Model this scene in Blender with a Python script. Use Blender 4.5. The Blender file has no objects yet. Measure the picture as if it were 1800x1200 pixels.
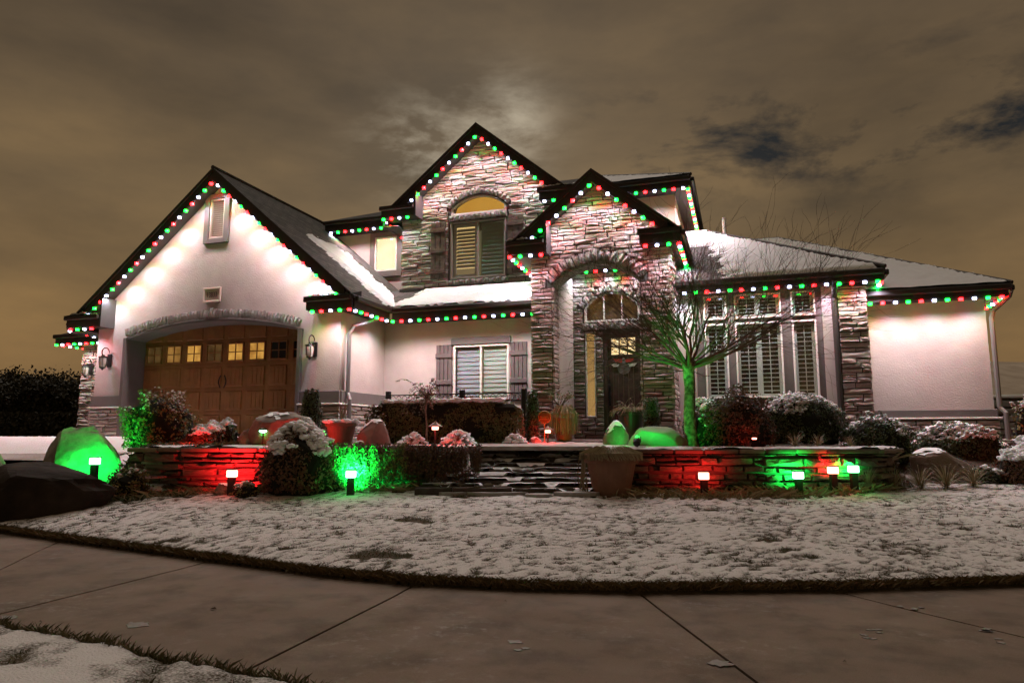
import bpy, bmesh, math, random
from math import sin, cos, pi, radians, sqrt, atan2, hypot
from mathutils import Vector, Matrix, noise
random.seed(7)
R = random.Random(11)
S = bpy.context.scene
COL = S.collection

# ------------------------------------------------------------------ camera
CAM = Vector((0, 0, 1.15)); PITCH = radians(7.75); YAW = radians(18.1)
cam_d = bpy.data.cameras.new('camera'); cam = bpy.data.objects.new('camera', cam_d); COL.objects.link(cam)
cam_d.sensor_width = 36; cam_d.lens = 1230 / 1800 * 36; cam_d.clip_start = .05; cam_d.clip_end = 2000
cam.location = CAM; cam.rotation_euler = (radians(90) + PITCH, 0, YAW)
S.camera = cam

# ------------------------------------------------------------------ sky: night clouds lit by town glow, moon behind them
W = bpy.data.worlds.new('World'); S.world = W; W.use_nodes = True
nt = W.node_tree; nt.nodes.clear()
def N(t, tree=None, **k):
    n = (tree or nt).nodes.new(t)
    for a, b in k.items(): setattr(n, a, b)
    return n
out = N('ShaderNodeOutputWorld'); bg = N('ShaderNodeBackground'); nt.links.new(bg.outputs[0], out.inputs[0])
tc = N('ShaderNodeTexCoord')
def cloudnoise(scale, det, rough, stretch, dist=0.0, off=(0, 0, 0)):
    mp = N('ShaderNodeMapping'); mp.inputs['Scale'].default_value = stretch; mp.inputs['Location'].default_value = off
    mp.inputs['Rotation'].default_value = (0, radians(-6), 0)
    nt.links.new(tc.outputs['Generated'], mp.inputs[0])
    n = N('ShaderNodeTexNoise'); n.inputs['Scale'].default_value = scale; n.inputs['Detail'].default_value = det
    n.inputs['Roughness'].default_value = rough; n.inputs['Distortion'].default_value = dist
    nt.links.new(mp.outputs[0], n.inputs['Vector']); return n
def ramp(src, stops, tree=None):
    r = N('ShaderNodeValToRGB', tree); e = r.color_ramp.elements
    while len(e) < len(stops): e.new(.5)
    for i, (p, c) in enumerate(stops):
        e[i].position = p; e[i].color = (c[0], c[1], c[2], 1) if isinstance(c, tuple) else (c, c, c, 1)
    (tree or nt).links.new(src, r.inputs[0]); return r
def mixc(a, b, f, mode='MIX', tree=None):
    m = N('ShaderNodeMix', tree); m.data_type = 'RGBA'; m.blend_type = mode; T = (tree or nt)
    for s, v in ((m.inputs[0], f), (m.inputs[6], a), (m.inputs[7], b)):
        if hasattr(v, 'links'): T.links.new(v, s)
        elif isinstance(v, tuple): s.default_value = (*v, 1)
        else: s.default_value = v if s == m.inputs[0] else (v, v, v, 1)
    return m.outputs[2]
def math_(op, a, b=None, tree=None, clamp=False):
    m = N('ShaderNodeMath', tree); m.operation = op; m.use_clamp = clamp; T = (tree or nt)
    for s, v in zip(m.inputs, (a, b)):
        if v is None: continue
        if hasattr(v, 'links'): T.links.new(v, s)
        else: s.default_value = v
    return m.outputs[0]
big = cloudnoise(2.3, 5, .5, (1, 1, 3.2), .1, (3.1, 1.2, .4))
fine = cloudnoise(5.5, 8, .6, (1, 1, 2.6), .15, (0, 2, 1))
sepv = N('ShaderNodeSeparateXYZ'); nt.links.new(tc.outputs['Generated'], sepv.inputs[0])
el = sepv.outputs[2]
base = ramp(el, [(0.0, (.200, .116, .048)), (.14, (.203, .127, .057)), (.30, (.166, .113, .060)), (.52, (.108, .077, .048)), (1.0, (.076, .055, .038))])
cl = ramp(big.outputs[0], [(.32, (.66, .67, .70)), (.50, (.94, .93, .93)), (.66, (1.22, 1.18, 1.10))])
cl2 = ramp(fine.outputs[0], [(.30, (.84, .86, .90)), (.70, (1.14, 1.12, 1.06))])
c = mixc(base.outputs[0], cl.outputs[0], 1.0, 'MULTIPLY'); c = mixc(c, cl2.outputs[0], 1.0, 'MULTIPLY')
def dir_from(px, py):
    v = Vector(((px - 900) / 1230, 1, (600 - py) / 1230)).normalized()
    return (Matrix.Rotation(YAW, 3, 'Z') @ Matrix.Rotation(PITCH, 3, 'X')) @ v
def lobe(px, py, width, flat=1.0):
    d = dir_from(px, py)
    sub = N('ShaderNodeVectorMath', operation='SUBTRACT'); nt.links.new(tc.outputs['Generated'], sub.inputs[0]); sub.inputs[1].default_value = d
    sc = N('ShaderNodeVectorMath', operation='MULTIPLY'); nt.links.new(sub.outputs[0], sc.inputs[0]); sc.inputs[1].default_value = (1, 1, flat)
    ln = N('ShaderNodeVectorMath', operation='LENGTH'); nt.links.new(sc.outputs[0], ln.inputs[0])
    q = math_('DIVIDE', ln.outputs['Value'], width); q = math_('MULTIPLY', q, q); q = math_('MULTIPLY', q, -1.0)
    return math_('EXPONENT', q)
# breaks in the cloud towards the right, where the darker sky shows
gapn = cloudnoise(4.6, 7, .62, (1, 1, 2.4), .2, (5, 1, 3))
gapm = ramp(gapn.outputs[0], [(.47, 0.0), (.60, 1.0)])
gl = math_('ADD', lobe(1480, 205, .20, 2.6), lobe(1640, 232, .14, 3.6), clamp=True)
gl = math_('ADD', gl, math_('MULTIPLY', lobe(1150, 265, .12, 1.6), .7), clamp=True)
c = mixc(c, (.020, .021, .022), math_('MULTIPLY', gl, gapm.outputs[0]))
# moonlight on the cloud round the hidden moon
moonn = ramp(fine.outputs[0], [(.42, 0.05), (.60, 1.0)])
mw = math_('MULTIPLY', math_('ADD', lobe(752, 262, .070, 1.3), lobe(892, 232, .055, .9)), moonn.outputs[0])
c = mixc(c, mixc((.31, .285, .225), (0, 0, 0), math_('SUBTRACT', 1.0, mw)), 1.0, 'ADD')
mg = math_('MULTIPLY', lobe(860, 280, .26, 1.2), .20)
c = mixc(c, mixc((.10, .10, .09), (0, 0, 0), math_('SUBTRACT', 1.0, mg)), 1.0, 'ADD')
nt.links.new(c, bg.inputs[0]); bg.inputs[1].default_value = 1.0
W.cycles.sampling_method = 'MANUAL'; W.cycles.sample_map_resolution = 512

# moonlight spread by the cloud above and behind the house
sun_d = bpy.data.lights.new('cloud_moonlight', 'SUN'); sun_d.energy = .85; sun_d.color = (1.0, .88, .76); sun_d.angle = radians(50)
sun = bpy.data.objects.new('cloud_moonlight', sun_d); COL.objects.link(sun); sun.location = (-6, 30, 30)
sun.rotation_euler = Vector((-.20, .50, 1.0)).to_track_quat('Z', 'Y').to_euler()

S.view_settings.view_transform = 'Standard'; S.view_settings.look = 'None'
S.view_settings.exposure = 0.0; S.view_settings.gamma = 1; S.view_settings.use_curve_mapping = False
S.render.engine = 'CYCLES'
cy = S.cycles
cy.use_denoising = True; cy.use_adaptive_sampling = True; cy.adaptive_threshold = .02
cy.max_bounces = 5; cy.diffuse_bounces = 2; cy.glossy_bounces = 2; cy.transmission_bounces = 4; cy.transparent_max_bounces = 8
cy.sample_clamp_indirect = 3.0; cy.caustics_reflective = False; cy.caustics_refractive = False
cy.use_light_tree = True

# ------------------------------------------------------------------ placement: u sideways, d straight ahead of the viewer on the level
def xy(u, d): return (u * cos(YAW) - d * sin(YAW), u * sin(YAW) + d * cos(YAW))
def ud(x, y): return (x * cos(YAW) + y * sin(YAW), -x * sin(YAW) + y * cos(YAW))
def at(px, py, d):
    v = dir_from(px, py); f = -v.x * sin(YAW) + v.y * cos(YAW)
    return CAM + v * (d / f)
def interp(x, T):
    if x <= T[0][0]: return T[0][1]
    for (a, b), (c_, d_) in zip(T, T[1:]):
        if x <= c_: return b + (d_ - b) * (x - a) / (c_ - a)
    return T[-1][1]
def smooth(a, b, x):
    t = max(0, min(1, (x - a) / (b - a))); return t * t * (3 - 2 * t)
DIN = [(-14, 13.4), (-9, 10.2), (-6.16, 8.65), (-4.55, 7.7), (-2.79, 6.69), (-1.6, 6.0), (-.75, 5.64), (.1, 5.44), (.95, 5.36), (2.47, 5.42), (3.98, 5.62), (6.5, 6.3), (10, 7.9), (14, 10.5)]
DOUT = [(-14, 9.9), (-9, 7.2), (-6, 5.6), (-3.1, 4.40), (-2.0, 3.88), (-1.34, 3.56), (-.85, 3.32), (-.4, 3.17), (.5, 3.05), (2, 3.0), (4, 3.2), (8, 4.5), (14, 8)]
DBED = [(-14, 13.6), (-9, 10.4), (-6.4, 9.05), (-6.0, 9.25), (-5.35, 9.3), (-4.6, 9.35), (-3.86, 9.4), (-2.4, 9.55), (-1, 9.45), (0, 9.3), (1.46, 9.0), (2.5, 8.75), (3.6, 8.95), (4.3, 9.25), (4.9, 9.65), (5.5, 10.1), (6.1, 10.4), (7.3, 10.2), (14, 12)]
ZBED = [(-14, .1), (-6.4, .12), (-6.0, .17), (-5.35, .26), (-4.6, .33), (-3.86, .375), (-2.4, .40), (0, .40), (1.46, .36), (3.6, .36), (5.3, .40), (6.1, .45), (14, .5)]
WALL_D = 9.92
def H(u, d):
    di, db, zb = interp(u, DIN), interp(u, DBED), interp(u, ZBED)
    if d <= interp(u, DOUT): return .03
    if d <= di: return -.06
    if d < db:
        t = (d - di) / max(.05, db - di); return .05 + (zb - .05) * (t ** .85)
    slope_l = zb + (1.12 - zb) * smooth(db, 15.5, d) ** .8
    slope_r = zb + (1.08 - zb) * smooth(db, 13.5, d) ** .8
    terr = min(1.10, .97 + (d - WALL_D) * .035)
    if d < 10.05: terr = zb + .02
    if -.62 < u < 1.25 and d < 11.4: terr = zb + .02
    if u < -5.2: k = smooth(-5.9, -5.25, u); return slope_l + (terr - slope_l) * k
    if u > 5.1: k = smooth(5.1, 5.9, u); return terr + (slope_r - terr) * k
    return terr
def ground(x, y): return H(*ud(x, y))

# ------------------------------------------------------------------ materials
MATS = {}
def mat(name, col=(.5, .5, .5), rough=.8, metal=0, spec=.3, noise_amt=0, nscale=6, bump=0, bscale=60, emit=None, estr=0, vary=None, island=None, col2=None, csc=3, det=5):
    m = bpy.data.materials.new(name); m.use_nodes = True; t = m.node_tree; b = t.nodes['Principled BSDF']
    b.inputs['Roughness'].default_value = rough; b.inputs['Metallic'].default_value = metal
    b.inputs['Specular IOR Level'].default_value = spec; b.inputs['Base Color'].default_value = (*col, 1)
    tcn = N('ShaderNodeTexCoord', t); src = None
    if vary or island:
        r = N('ShaderNodeValToRGB', t); r.color_ramp.interpolation = 'LINEAR'; st = vary or island; e = r.color_ramp.elements
        while len(e) < len(st): e.new(.5)
        for i, cc in enumerate(st): e[i].position = i / max(1, len(st) - 1); e[i].color = (*cc, 1)
        if vary: o = N('ShaderNodeObjectInfo', t).outputs['Random']
        else: o = N('ShaderNodeNewGeometry', t).outputs['Random Per Island']
        t.links.new(o, r.inputs[0]); src = r.outputs[0]
    if noise_amt or col2:
        n = N('ShaderNodeTexNoise', t); n.inputs['Scale'].default_value = nscale; n.inputs['Detail'].default_value = det; n.inputs['Roughness'].default_value = .6
        t.links.new(tcn.outputs['Object'], n.inputs['Vector'])
        if col2:
            r2 = ramp(n.outputs[0], [(.38, tuple(col)), (.64, tuple(col2))], t); s2 = r2.outputs[0]
            src = s2 if src is None else mixc(src, s2, .5, 'MIX', t)
        if noise_amt:
            r3 = ramp(n.outputs[0], [(.25, 1 - noise_amt), (.75, 1 + noise_amt)], t)
            src = mixc(src if src is not None else tuple(col), r3.outputs[0], 1.0, 'MULTIPLY', t)
    if src is not None: t.links.new(src, b.inputs['Base Color'])
    if bump:
        n2 = N('ShaderNodeTexNoise', t); n2.inputs['Scale'].default_value = bscale; n2.inputs['Detail'].default_value = 6
        t.links.new(tcn.outputs['Object'], n2.inputs['Vector'])
        bp = N('ShaderNodeBump', t); bp.inputs['Strength'].default_value = bump; bp.inputs['Distance'].default_value = .02
        t.links.new(n2.outputs[0], bp.inputs['Height']); t.links.new(bp.outputs[0], b.inputs['Normal'])
    if emit:
        b.inputs['Emission Color'].default_value = (*emit, 1); b.inputs['Emission Strength'].default_value = estr
    MATS[name] = m; return m
STUCCO = mat('stucco', (.40, .345, .325), .92, noise_amt=.13, nscale=1.6, bump=.34, bscale=38)
STONE = mat('ledge_stone', rough=.88, vary=[(.22, .165, .14), (.36, .295, .265), (.27, .22, .205), (.44, .37, .33), (.29, .21, .175), (.37, .325, .315), (.50, .43, .39), (.24, .19, .17)], noise_amt=.32, nscale=9, bump=.6, bscale=26)
MORTAR = mat('mortar', (.085, .070, .062), .95, noise_amt=.2)
TRIMST = mat('carved_stone', (.2, .18, .17), .9, noise_amt=.5, nscale=16, bump=1.0, bscale=22, vary=[(.20, .18, .165), (.36, .33, .31), (.27, .245, .23)])
WALLST = mat('wall_rock', rough=.9, vary=[(.12, .09, .07), (.20, .16, .12), (.085, .07, .06), (.24, .18, .13), (.15, .125, .11)], noise_amt=.35, nscale=7, bump=.7, bscale=22)
FASCIA = mat('fascia_paint', (.038, .031, .028), .55, noise_amt=.12, nscale=3)
SOFFIT = mat('soffit_paint', (.060, .055, .058), .7, noise_amt=.1, nscale=4, bump=.15, bscale=30)
TRIM = mat('trim_paint', (.125, .108, .104), .75, noise_amt=.1, nscale=4, bump=.2, bscale=60)
GREY = mat('wood_grey_paint', (.105, .085, .083), .6, noise_amt=.18, nscale=5, bump=.3, bscale=25)
OLDWOOD = mat('weathered_wood', (.055, .036, .028), .85, col2=(.11, .075, .057), nscale=7, bump=.7, bscale=30)
WHITE = mat('white_vinyl', (.62, .60, .56), .45, noise_amt=.04)
LOUV = mat('blind_white', (.60, .585, .55), .5, noise_amt=.05)
METAL = mat('dark_iron', (.022, .021, .022), .4, .6, .5)
SPOUT = mat('spout_metal', (.17, .155, .15), .45, .3, .5)
DOORW = mat('garage_wood', (.235, .098, .032), .55, col2=(.165, .068, .023), nscale=5, noise_amt=.1, bump=.25, bscale=40)
DOORD = mat('dark_door', (.085, .050, .038), .6, col2=(.055, .033, .026), nscale=6, bump=.4, bscale=40)
SNOW = mat('snow', (.82, .84, .88), .75, noise_amt=.05, nscale=8, bump=.5, bscale=24, spec=.25)
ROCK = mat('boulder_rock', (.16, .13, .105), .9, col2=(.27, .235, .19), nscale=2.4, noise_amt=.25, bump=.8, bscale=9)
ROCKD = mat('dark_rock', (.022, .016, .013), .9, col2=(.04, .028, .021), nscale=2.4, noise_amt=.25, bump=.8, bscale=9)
CLAY = mat('clay', (.20, .105, .07), .75, noise_amt=.25, nscale=5, bump=.3)
POTD = mat('dark_glaze', (.035, .038, .030), .35, noise_amt=.3, nscale=4, spec=.5)
DARKIN = mat('room_dark', (.010, .009, .008), .95)
HATCH = mat('dead_stem', (.20, .15, .10), .85, island=[(.13, .09, .055), (.30, .24, .16), (.22, .17, .12)])
def glass(name, tint=(.9, .95, .95), fac=.14):
    m = bpy.data.materials.new(name); m.use_nodes = True; t = m.node_tree; t.nodes.clear()
    o = N('ShaderNodeOutputMaterial', t); mx = N('ShaderNodeMixShader', t); tr = N('ShaderNodeBsdfTransparent', t); g = N('ShaderNodeBsdfGlossy', t)
    tr.inputs[0].default_value = (*tint, 1); g.inputs['Roughness'].default_value = .03; mx.inputs[0].default_value = fac
    t.links.new(tr.outputs[0], mx.inputs[1]); t.links.new(g.outputs[0], mx.inputs[2]); t.links.new(mx.outputs[0], o.inputs[0]); return m
GLASS = glass('window_glass'); GLASSS = glass('insect_screen_glass', (.80, .84, .88), .06); GLASSD = glass('screened_glass', (.70, .80, .77), .10)
def lit(name, col, s, col2=None, nscale=3):
    m = mat(name, (.05, .04, .03), .8, emit=col, estr=s)
    if col2:
        t = m.node_tree; b = t.nodes['Principled BSDF']; n = N('ShaderNodeTexNoise', t); n.inputs['Scale'].default_value = nscale; n.inputs['Detail'].default_value = 2
        t.links.new(N('ShaderNodeTexCoord', t).outputs['Object'], n.inputs['Vector'])
        t.links.new(ramp(n.outputs[0], [(.35, tuple(col)), (.65, tuple(col2))], t).outputs[0], b.inputs['Emission Color'])
    return m
LIT_AMBER = lit('lit_room_amber', (.92, .42, .055), .85, (.80, .33, .035), 1.2)
LIT_BLIND = lit('lit_room_behind_blind', (1.0, .62, .24), 1.1)
LIT_CREAM = lit('lit_shade_cream', (1.0, .84, .54), 1.7, (1.0, .76, .42), 2)
LIT_GAR = lit('lit_garage', (1.0, .52, .10), .62, (.55, .24, .04), 4)
LIT_GARDIM = lit('dim_garage', (.55, .28, .07), .16, (.20, .09, .02), 4)
LIT_TEX = lit('lit_textured_pane', (.78, .46, .15), .55, (.42, .22, .06), 60)
LIT_DOOR = lit('lit_door_pane', (1.0, .62, .22), 1.3, (1.0, .80, .48), 14)
LIT_HALL = lit('lit_hall', (.62, .27, .07), .32, (.16, .06, .02), 5)
# stained concrete
CONC = mat('concrete', (.19, .165, .145), .85, col2=(.255, .22, .19), nscale=1.3, noise_amt=.12, bump=.25, bscale=90)
# foliage
def leafmat(n, cols, rough=.6): return mat(n, rough=rough, island=cols, spec=.35)
LEAF_DK = leafmat('evergreen_leaf', [(.035, .055, .022), (.07, .10, .036), (.05, .075, .045), (.10, .12, .05)])
LEAF_HED = leafmat('hedge_leaf', [(.07, .095, .030), (.13, .13, .045), (.10, .075, .030), (.19, .16, .07)])
LEAF_BR = leafmat('brown_leaf', [(.085, .038, .018), (.15, .075, .035), (.06, .03, .016), (.19, .11, .055)])
LEAF_MIX = leafmat('autumn_leaf', [(.09, .11, .03), (.22, .18, .05), (.18, .09, .035), (.07, .08, .03), (.34, .25, .08)])
LEAF_PALE = leafmat('pale_leaf', [(.20, .17, .12), (.30, .26, .19), (.15, .12, .085)])
BLADE = leafmat('grass_blade', [(.05, .065, .02), (.12, .10, .045), (.08, .075, .03), (.17, .14, .07)], .7)
STRAW = leafmat('straw_blade', [(.26, .21, .12), (.38, .32, .20), (.18, .14, .08)], .7)
BARK = mat('bark', (.09, .065, .05), .9, col2=(.26, .20, .15), nscale=14, noise_amt=.35, bump=1.0, bscale=34)
TWIG = mat('twig_bark', (.085, .055, .040), .8, island=[(.045, .030, .024), (.11, .07, .05)])
# roof shingles in courses
def shingle():
    m = bpy.data.materials.new('shingle'); m.use_nodes = True; t = m.node_tree; b = t.nodes['Principled BSDF']; b.inputs['Roughness'].default_value = .9
    uv = N('ShaderNodeUVMap', t); br = N('ShaderNodeTexBrick', t)
    br.inputs['Scale'].default_value = 1; br.inputs['Brick Width'].default_value = .34; br.inputs['Row Height'].default_value = .15; br.inputs['Mortar Size'].default_value = .012
    br.inputs['Color1'].default_value = (.030, .027, .026, 1); br.inputs['Color2'].default_value = (.075, .066, .062, 1); br.inputs['Mortar'].default_value = (.008, .008, .008, 1)
    t.links.new(uv.outputs[0], br.inputs['Vector']); n = N('ShaderNodeTexNoise', t); n.inputs['Scale'].default_value = 60
    n2 = ramp(n.outputs[0], [(.3, .6), (.7, 1.5)], t); t.links.new(mixc(br.outputs['Color'], n2.outputs[0], 1.0, 'MULTIPLY', t), b.inputs['Base Color'])
    bp = N('ShaderNodeBump', t); bp.inputs['Strength'].default_value = 1; bp.inputs['Distance'].default_value = .03; bp.invert = True
    t.links.new(br.outputs['Fac'], bp.inputs['Height']); t.links.new(bp.outputs[0], b.inputs['Normal']); return m
SHINGLE = shingle()

# ------------------------------------------------------------------ object helpers
OFF = {}
def thing(name, label, cat, loc=(0, 0, 0), world=False, group=None, rz=0):
    o = bpy.data.objects.new(name, None); COL.objects.link(o); o.location = loc; o.rotation_euler[2] = rz; o.empty_display_size = .1
    o['label'] = label; o['category'] = cat
    if group: o['group'] = group
    if world: OFF[o] = Vector(loc)
    return o
def adopt(o, parent):
    o.parent = parent
    if parent in OFF: o.matrix_parent_inverse = Matrix.Translation(-OFF[parent])
def link(o, parent=None, kind=None, label=None):
    COL.objects.link(o)
    if parent is not None: adopt(o, parent)
    if kind: o['kind'] = kind
    if label: o['label'] = label
    return o
def tag(o, label, cat, group=None):
    o['label'] = label; o['category'] = cat
    if group: o['group'] = group
    return o
class MB:
    def __init__(s): s.v = []; s.f = []; s.uv = None; s.mi = []; s.cm = 0
    def add(s, vs, fs):
        k = len(s.v); s.v += [tuple(p) for p in vs]; s.f += [tuple(i + k for i in f) for f in fs]; s.mi += [s.cm] * len(fs)
    def box(s, x0, x1, y0, y1, z0, z1, b=0.0, M=None):
        if x0 > x1: x0, x1 = x1, x0
        if y0 > y1: y0, y1 = y1, y0
        if z0 > z1: z0, z1 = z1, z0
        if b <= 0:
            vs = [(x, y, z) for x in (x0, x1) for y in (y0, y1) for z in (z0, z1)]
            fs = [(0, 1, 3, 2), (4, 6, 7, 5), (0, 4, 5, 1), (2, 3, 7, 6), (0, 2, 6, 4), (1, 5, 7, 3)]
        else:
            b = min(b, (x1 - x0) * .45, (y1 - y0) * .45, (z1 - z0) * .45); vs = []; ix = {}
            for i, (x, sx) in enumerate(((x0, 1), (x1, -1))):
                for j, (y, sy) in enumerate(((y0, 1), (y1, -1))):
                    for k, (z, sz) in enumerate(((z0, 1), (z1, -1))):
                        for a, p in enumerate(((x, y + sy * b, z + sz * b), (x + sx * b, y, z + sz * b), (x + sx * b, y + sy * b, z))):
                            ix[(i, j, k, a)] = len(vs); vs.append(p)
            g = lambda i, j, k, a: ix[(i, j, k, a)]
            fs = []
            for i in (0, 1): fs.append((g(i, 0, 0, 0), g(i, 1, 0, 0), g(i, 1, 1, 0), g(i, 0, 1, 0)))
            for j in (0, 1): fs.append((g(0, j, 0, 1), g(1, j, 0, 1), g(1, j, 1, 1), g(0, j, 1, 1)))
            for k in (0, 1): fs.append((g(0, 0, k, 2), g(1, 0, k, 2), g(1, 1, k, 2), g(0, 1, k, 2)))
            for i in (0, 1):
                for j in (0, 1): fs.append((g(i, j, 0, 0), g(i, j, 1, 0), g(i, j, 1, 1), g(i, j, 0, 1)))
                for k in (0, 1): fs.append((g(i, 0, k, 0), g(i, 1, k, 0), g(i, 1, k, 2), g(i, 0, k, 2)))
            for j in (0, 1):
                for k in (0, 1): fs.append((g(0, j, k, 1), g(1, j, k, 1), g(1, j, k, 2), g(0, j, k, 2)))
            for i in (0, 1):
                for j in (0, 1):
                    for k in (0, 1): fs.append((g(i, j, k, 0), g(i, j, k, 1), g(i, j, k, 2)))
        if M is not None: vs = [M @ Vector(p) for p in vs]
        s.add(vs, fs); return s
    def prism(s, pts, ext):
        n = len(pts); e = Vector(ext); P = [Vector(p) for p in pts]
        s.add(P + [p + e for p in P], [tuple(range(n)), tuple(range(2 * n - 1, n - 1, -1))] + [(i, i + n, (i + 1) % n + n, (i + 1) % n) for i in range(n)]); return s
    def tube(s, pts, rad, n=6, cap=True):
        P = [Vector(p) for p in pts]; vs = []; prev = None
        for i, p in enumerate(P):
            t = (P[min(i + 1, len(P) - 1)] - P[max(i - 1, 0)])
            t = t.normalized() if t.length > 1e-9 else Vector((0, 0, 1))
            a = prev if prev is not None else (Vector((0, 0, 1)) if abs(t.z) < .9 else Vector((1, 0, 0)))
            a = (a - t * a.dot(t)); a = a.normalized() if a.length > 1e-6 else t.orthogonal().normalized(); prev = a; b = t.cross(a)
            r = rad[i] if isinstance(rad, (list, tuple)) else rad
            for k in range(n): th = 2 * pi * k / n; vs.append(p + a * (cos(th) * r) + b * (sin(th) * r))
        fs = [(i * n + k, i * n + (k + 1) % n, (i + 1) * n + (k + 1) % n, (i + 1) * n + k) for i in range(len(P) - 1) for k in range(n)]
        if cap: fs += [tuple(range(n - 1, -1, -1)), tuple((len(P) - 1) * n + k for k in range(n))]
        s.add(vs, fs); return s
    def lathe(s, prof, c=(0, 0, 0), n=20, sq=1.0):
        vs = []; m = len(prof)
        for (r, z) in prof:
            for k in range(n): th = 2 * pi * k / n; vs.append((c[0] + r * cos(th), c[1] + r * sin(th) * sq, c[2] + z))
        fs = [(i * n + k, i * n + (k + 1) % n, (i + 1) * n + (k + 1) % n, (i + 1) * n + k) for i in range(m - 1) for k in range(n)]
        fs += [tuple(range(n - 1, -1, -1)), tuple((m - 1) * n + k for k in range(n))]
        s.add(vs, fs); return s
    def blob(s, c, r, rnd, amp=.25, sub=1, flat=0.0, fr=1.5, seed=0):
        vs, fs = ico(sub); c = Vector(c); o = Vector((seed * 7.3, seed * 3.1, rnd.random() * 50)); L = []
        for p in vs:
            d = 1 + amp * noise.noise(p * fr + o) * 2
            q = Vector((p.x * r[0], p.y * r[1], p.z * r[2])) * d
            if flat and q.z < -flat * r[2]: q.z = -flat * r[2]
            L.append(c + q)
        s.add(L, fs); return s
    def build(s, name, m, parent=None, kind=None, label=None, smooth_=False):
        me = bpy.data.meshes.new(name); me.from_pydata(s.v, [], s.f); 
        for mm in (m if isinstance(m, (list, tuple)) else [m]): me.materials.append(mm)
        if len(me.materials) > 1: me.polygons.foreach_set('material_index', s.mi)
        if smooth_: me.polygons.foreach_set('use_smooth', [True] * len(me.polygons))
        if s.uv: 
            u = me.uv_layers.new(name='UVMap'); k = 0
            for p in me.polygons:
                for li in p.loop_indices: u.data[li].uv = s.uv(me.vertices[me.loops[li].vertex_index].co, p.normal)
        me.update()
        return link(bpy.data.objects.new(name, me), parent, kind, label)
_ico = {}
def ico(sub):
    if sub not in _ico:
        b = bmesh.new(); bmesh.ops.create_icosphere(b, subdivisions=sub, radius=1)
        _ico[sub] = ([v.co.copy() for v in b.verts], [tuple(v.index for v in f.verts) for f in b.faces]); b.free()
    return _ico[sub]
def box(name, m, parent, x0, x1, y0, y1, z0, z1, b=0.0, label=None): return MB().box(x0, x1, y0, y1, z0, z1, b).build(name, m, parent, label=label)
def arc(cx, hw, zs, rise, n=14):
    r = (hw * hw + rise * rise) / (2 * rise); zc = zs + rise - r; a = math.asin(min(1, hw / r))
    return [(cx + r * sin(-a + 2 * a * i / n), zc + r * cos(-a + 2 * a * i / n)) for i in range(n + 1)]
def wall(name, m, parent, outer, holes, y0, y1, axis='y', label=None, kind=None):
    cu = bpy.data.curves.new(name, 'CURVE'); cu.dimensions = '2D'; cu.fill_mode = 'BOTH'; cu.extrude = abs(y1 - y0) / 2
    for pts in [outer] + holes:
        sp = cu.splines.new('POLY'); sp.points.add(len(pts) - 1); sp.use_cyclic_u = True
        for i, p in enumerate(pts): sp.points[i].co = (p[0], p[1], 0, 1)
    tmp = bpy.data.objects.new('tmp', cu); me = bpy.data.meshes.new_from_object(tmp); bpy.data.objects.remove(tmp)
    ym = (y0 + y1) / 2
    for v in me.vertices:
        a, b_, c_ = v.co; v.co = (a, ym + c_, b_) if axis == 'y' else (ym + c_, a, b_)
    me.name = name; me.materials.clear(); me.materials.append(m); me.update()
    return link(bpy.data.objects.new(name, me), parent, kind, label)

# ------------------------------------------------------------------ stone veneer
def stone_mesh(i, mats, rough=1.0):
    rr = random.Random(100 + i); nx, nz = 4, 3; vs = []; fs = []
    for j in range(nz + 1 - 1 + 0):
        pass
    g = {}
    for a in range(nx):
        for b in range(nz):
            e = a in (0, nx - 1) or b in (0, nz - 1)
            x = a / (nx - 1); z = b / (nz - 1); y = -(.68 + .22 * rr.random()) if e else -(.86 + .26 * rr.random() * rough)
            ins = .0
            if a == 0: x += rr.random() * .05
            elif a == nx - 1: x -= rr.random() * .05
            else: x += (rr.random() - .5) * .16
            if b == 0: z += rr.random() * .11 * rough
            elif b == nz - 1: z -= rr.random() * .13 * rough
            else: z += (rr.random() - .5) * .35
            g[a, b] = len(vs); vs.append((x, y, z))
    for a in range(nx - 1):
        for b in range(nz - 1): fs.append((g[a, b], g[a + 1, b], g[a + 1, b + 1], g[a, b + 1]))
    ring = [g[a, 0] for a in range(nx)] + [g[nx - 1, b] for b in range(1, nz)] + [g[a, nz - 1] for a in range(nx - 2, -1, -1)] + [g[0, b] for b in range(nz - 2, 0, -1)]
    k = len(vs)
    for r_ in ring: vs.append((min(1, max(0, vs[r_][0])), .25, vs[r_][2]))
    n = len(ring)
    for q in range(n): fs.append((ring[q], k + q, k + (q + 1) % n, ring[(q + 1) % n]))
    me = bpy.data.meshes.new('stone'); me.from_pydata(vs, [], fs); me.materials.append(mats); me.update(); return me
ST = [stone_mesh(i, STONE) for i in range(18)]
SW = [stone_mesh(i + 40, WALLST, 1.3) for i in range(14)]
STC = [stone_mesh(i + 80, TRIMST, 1.6) for i in range(10)]
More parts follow.
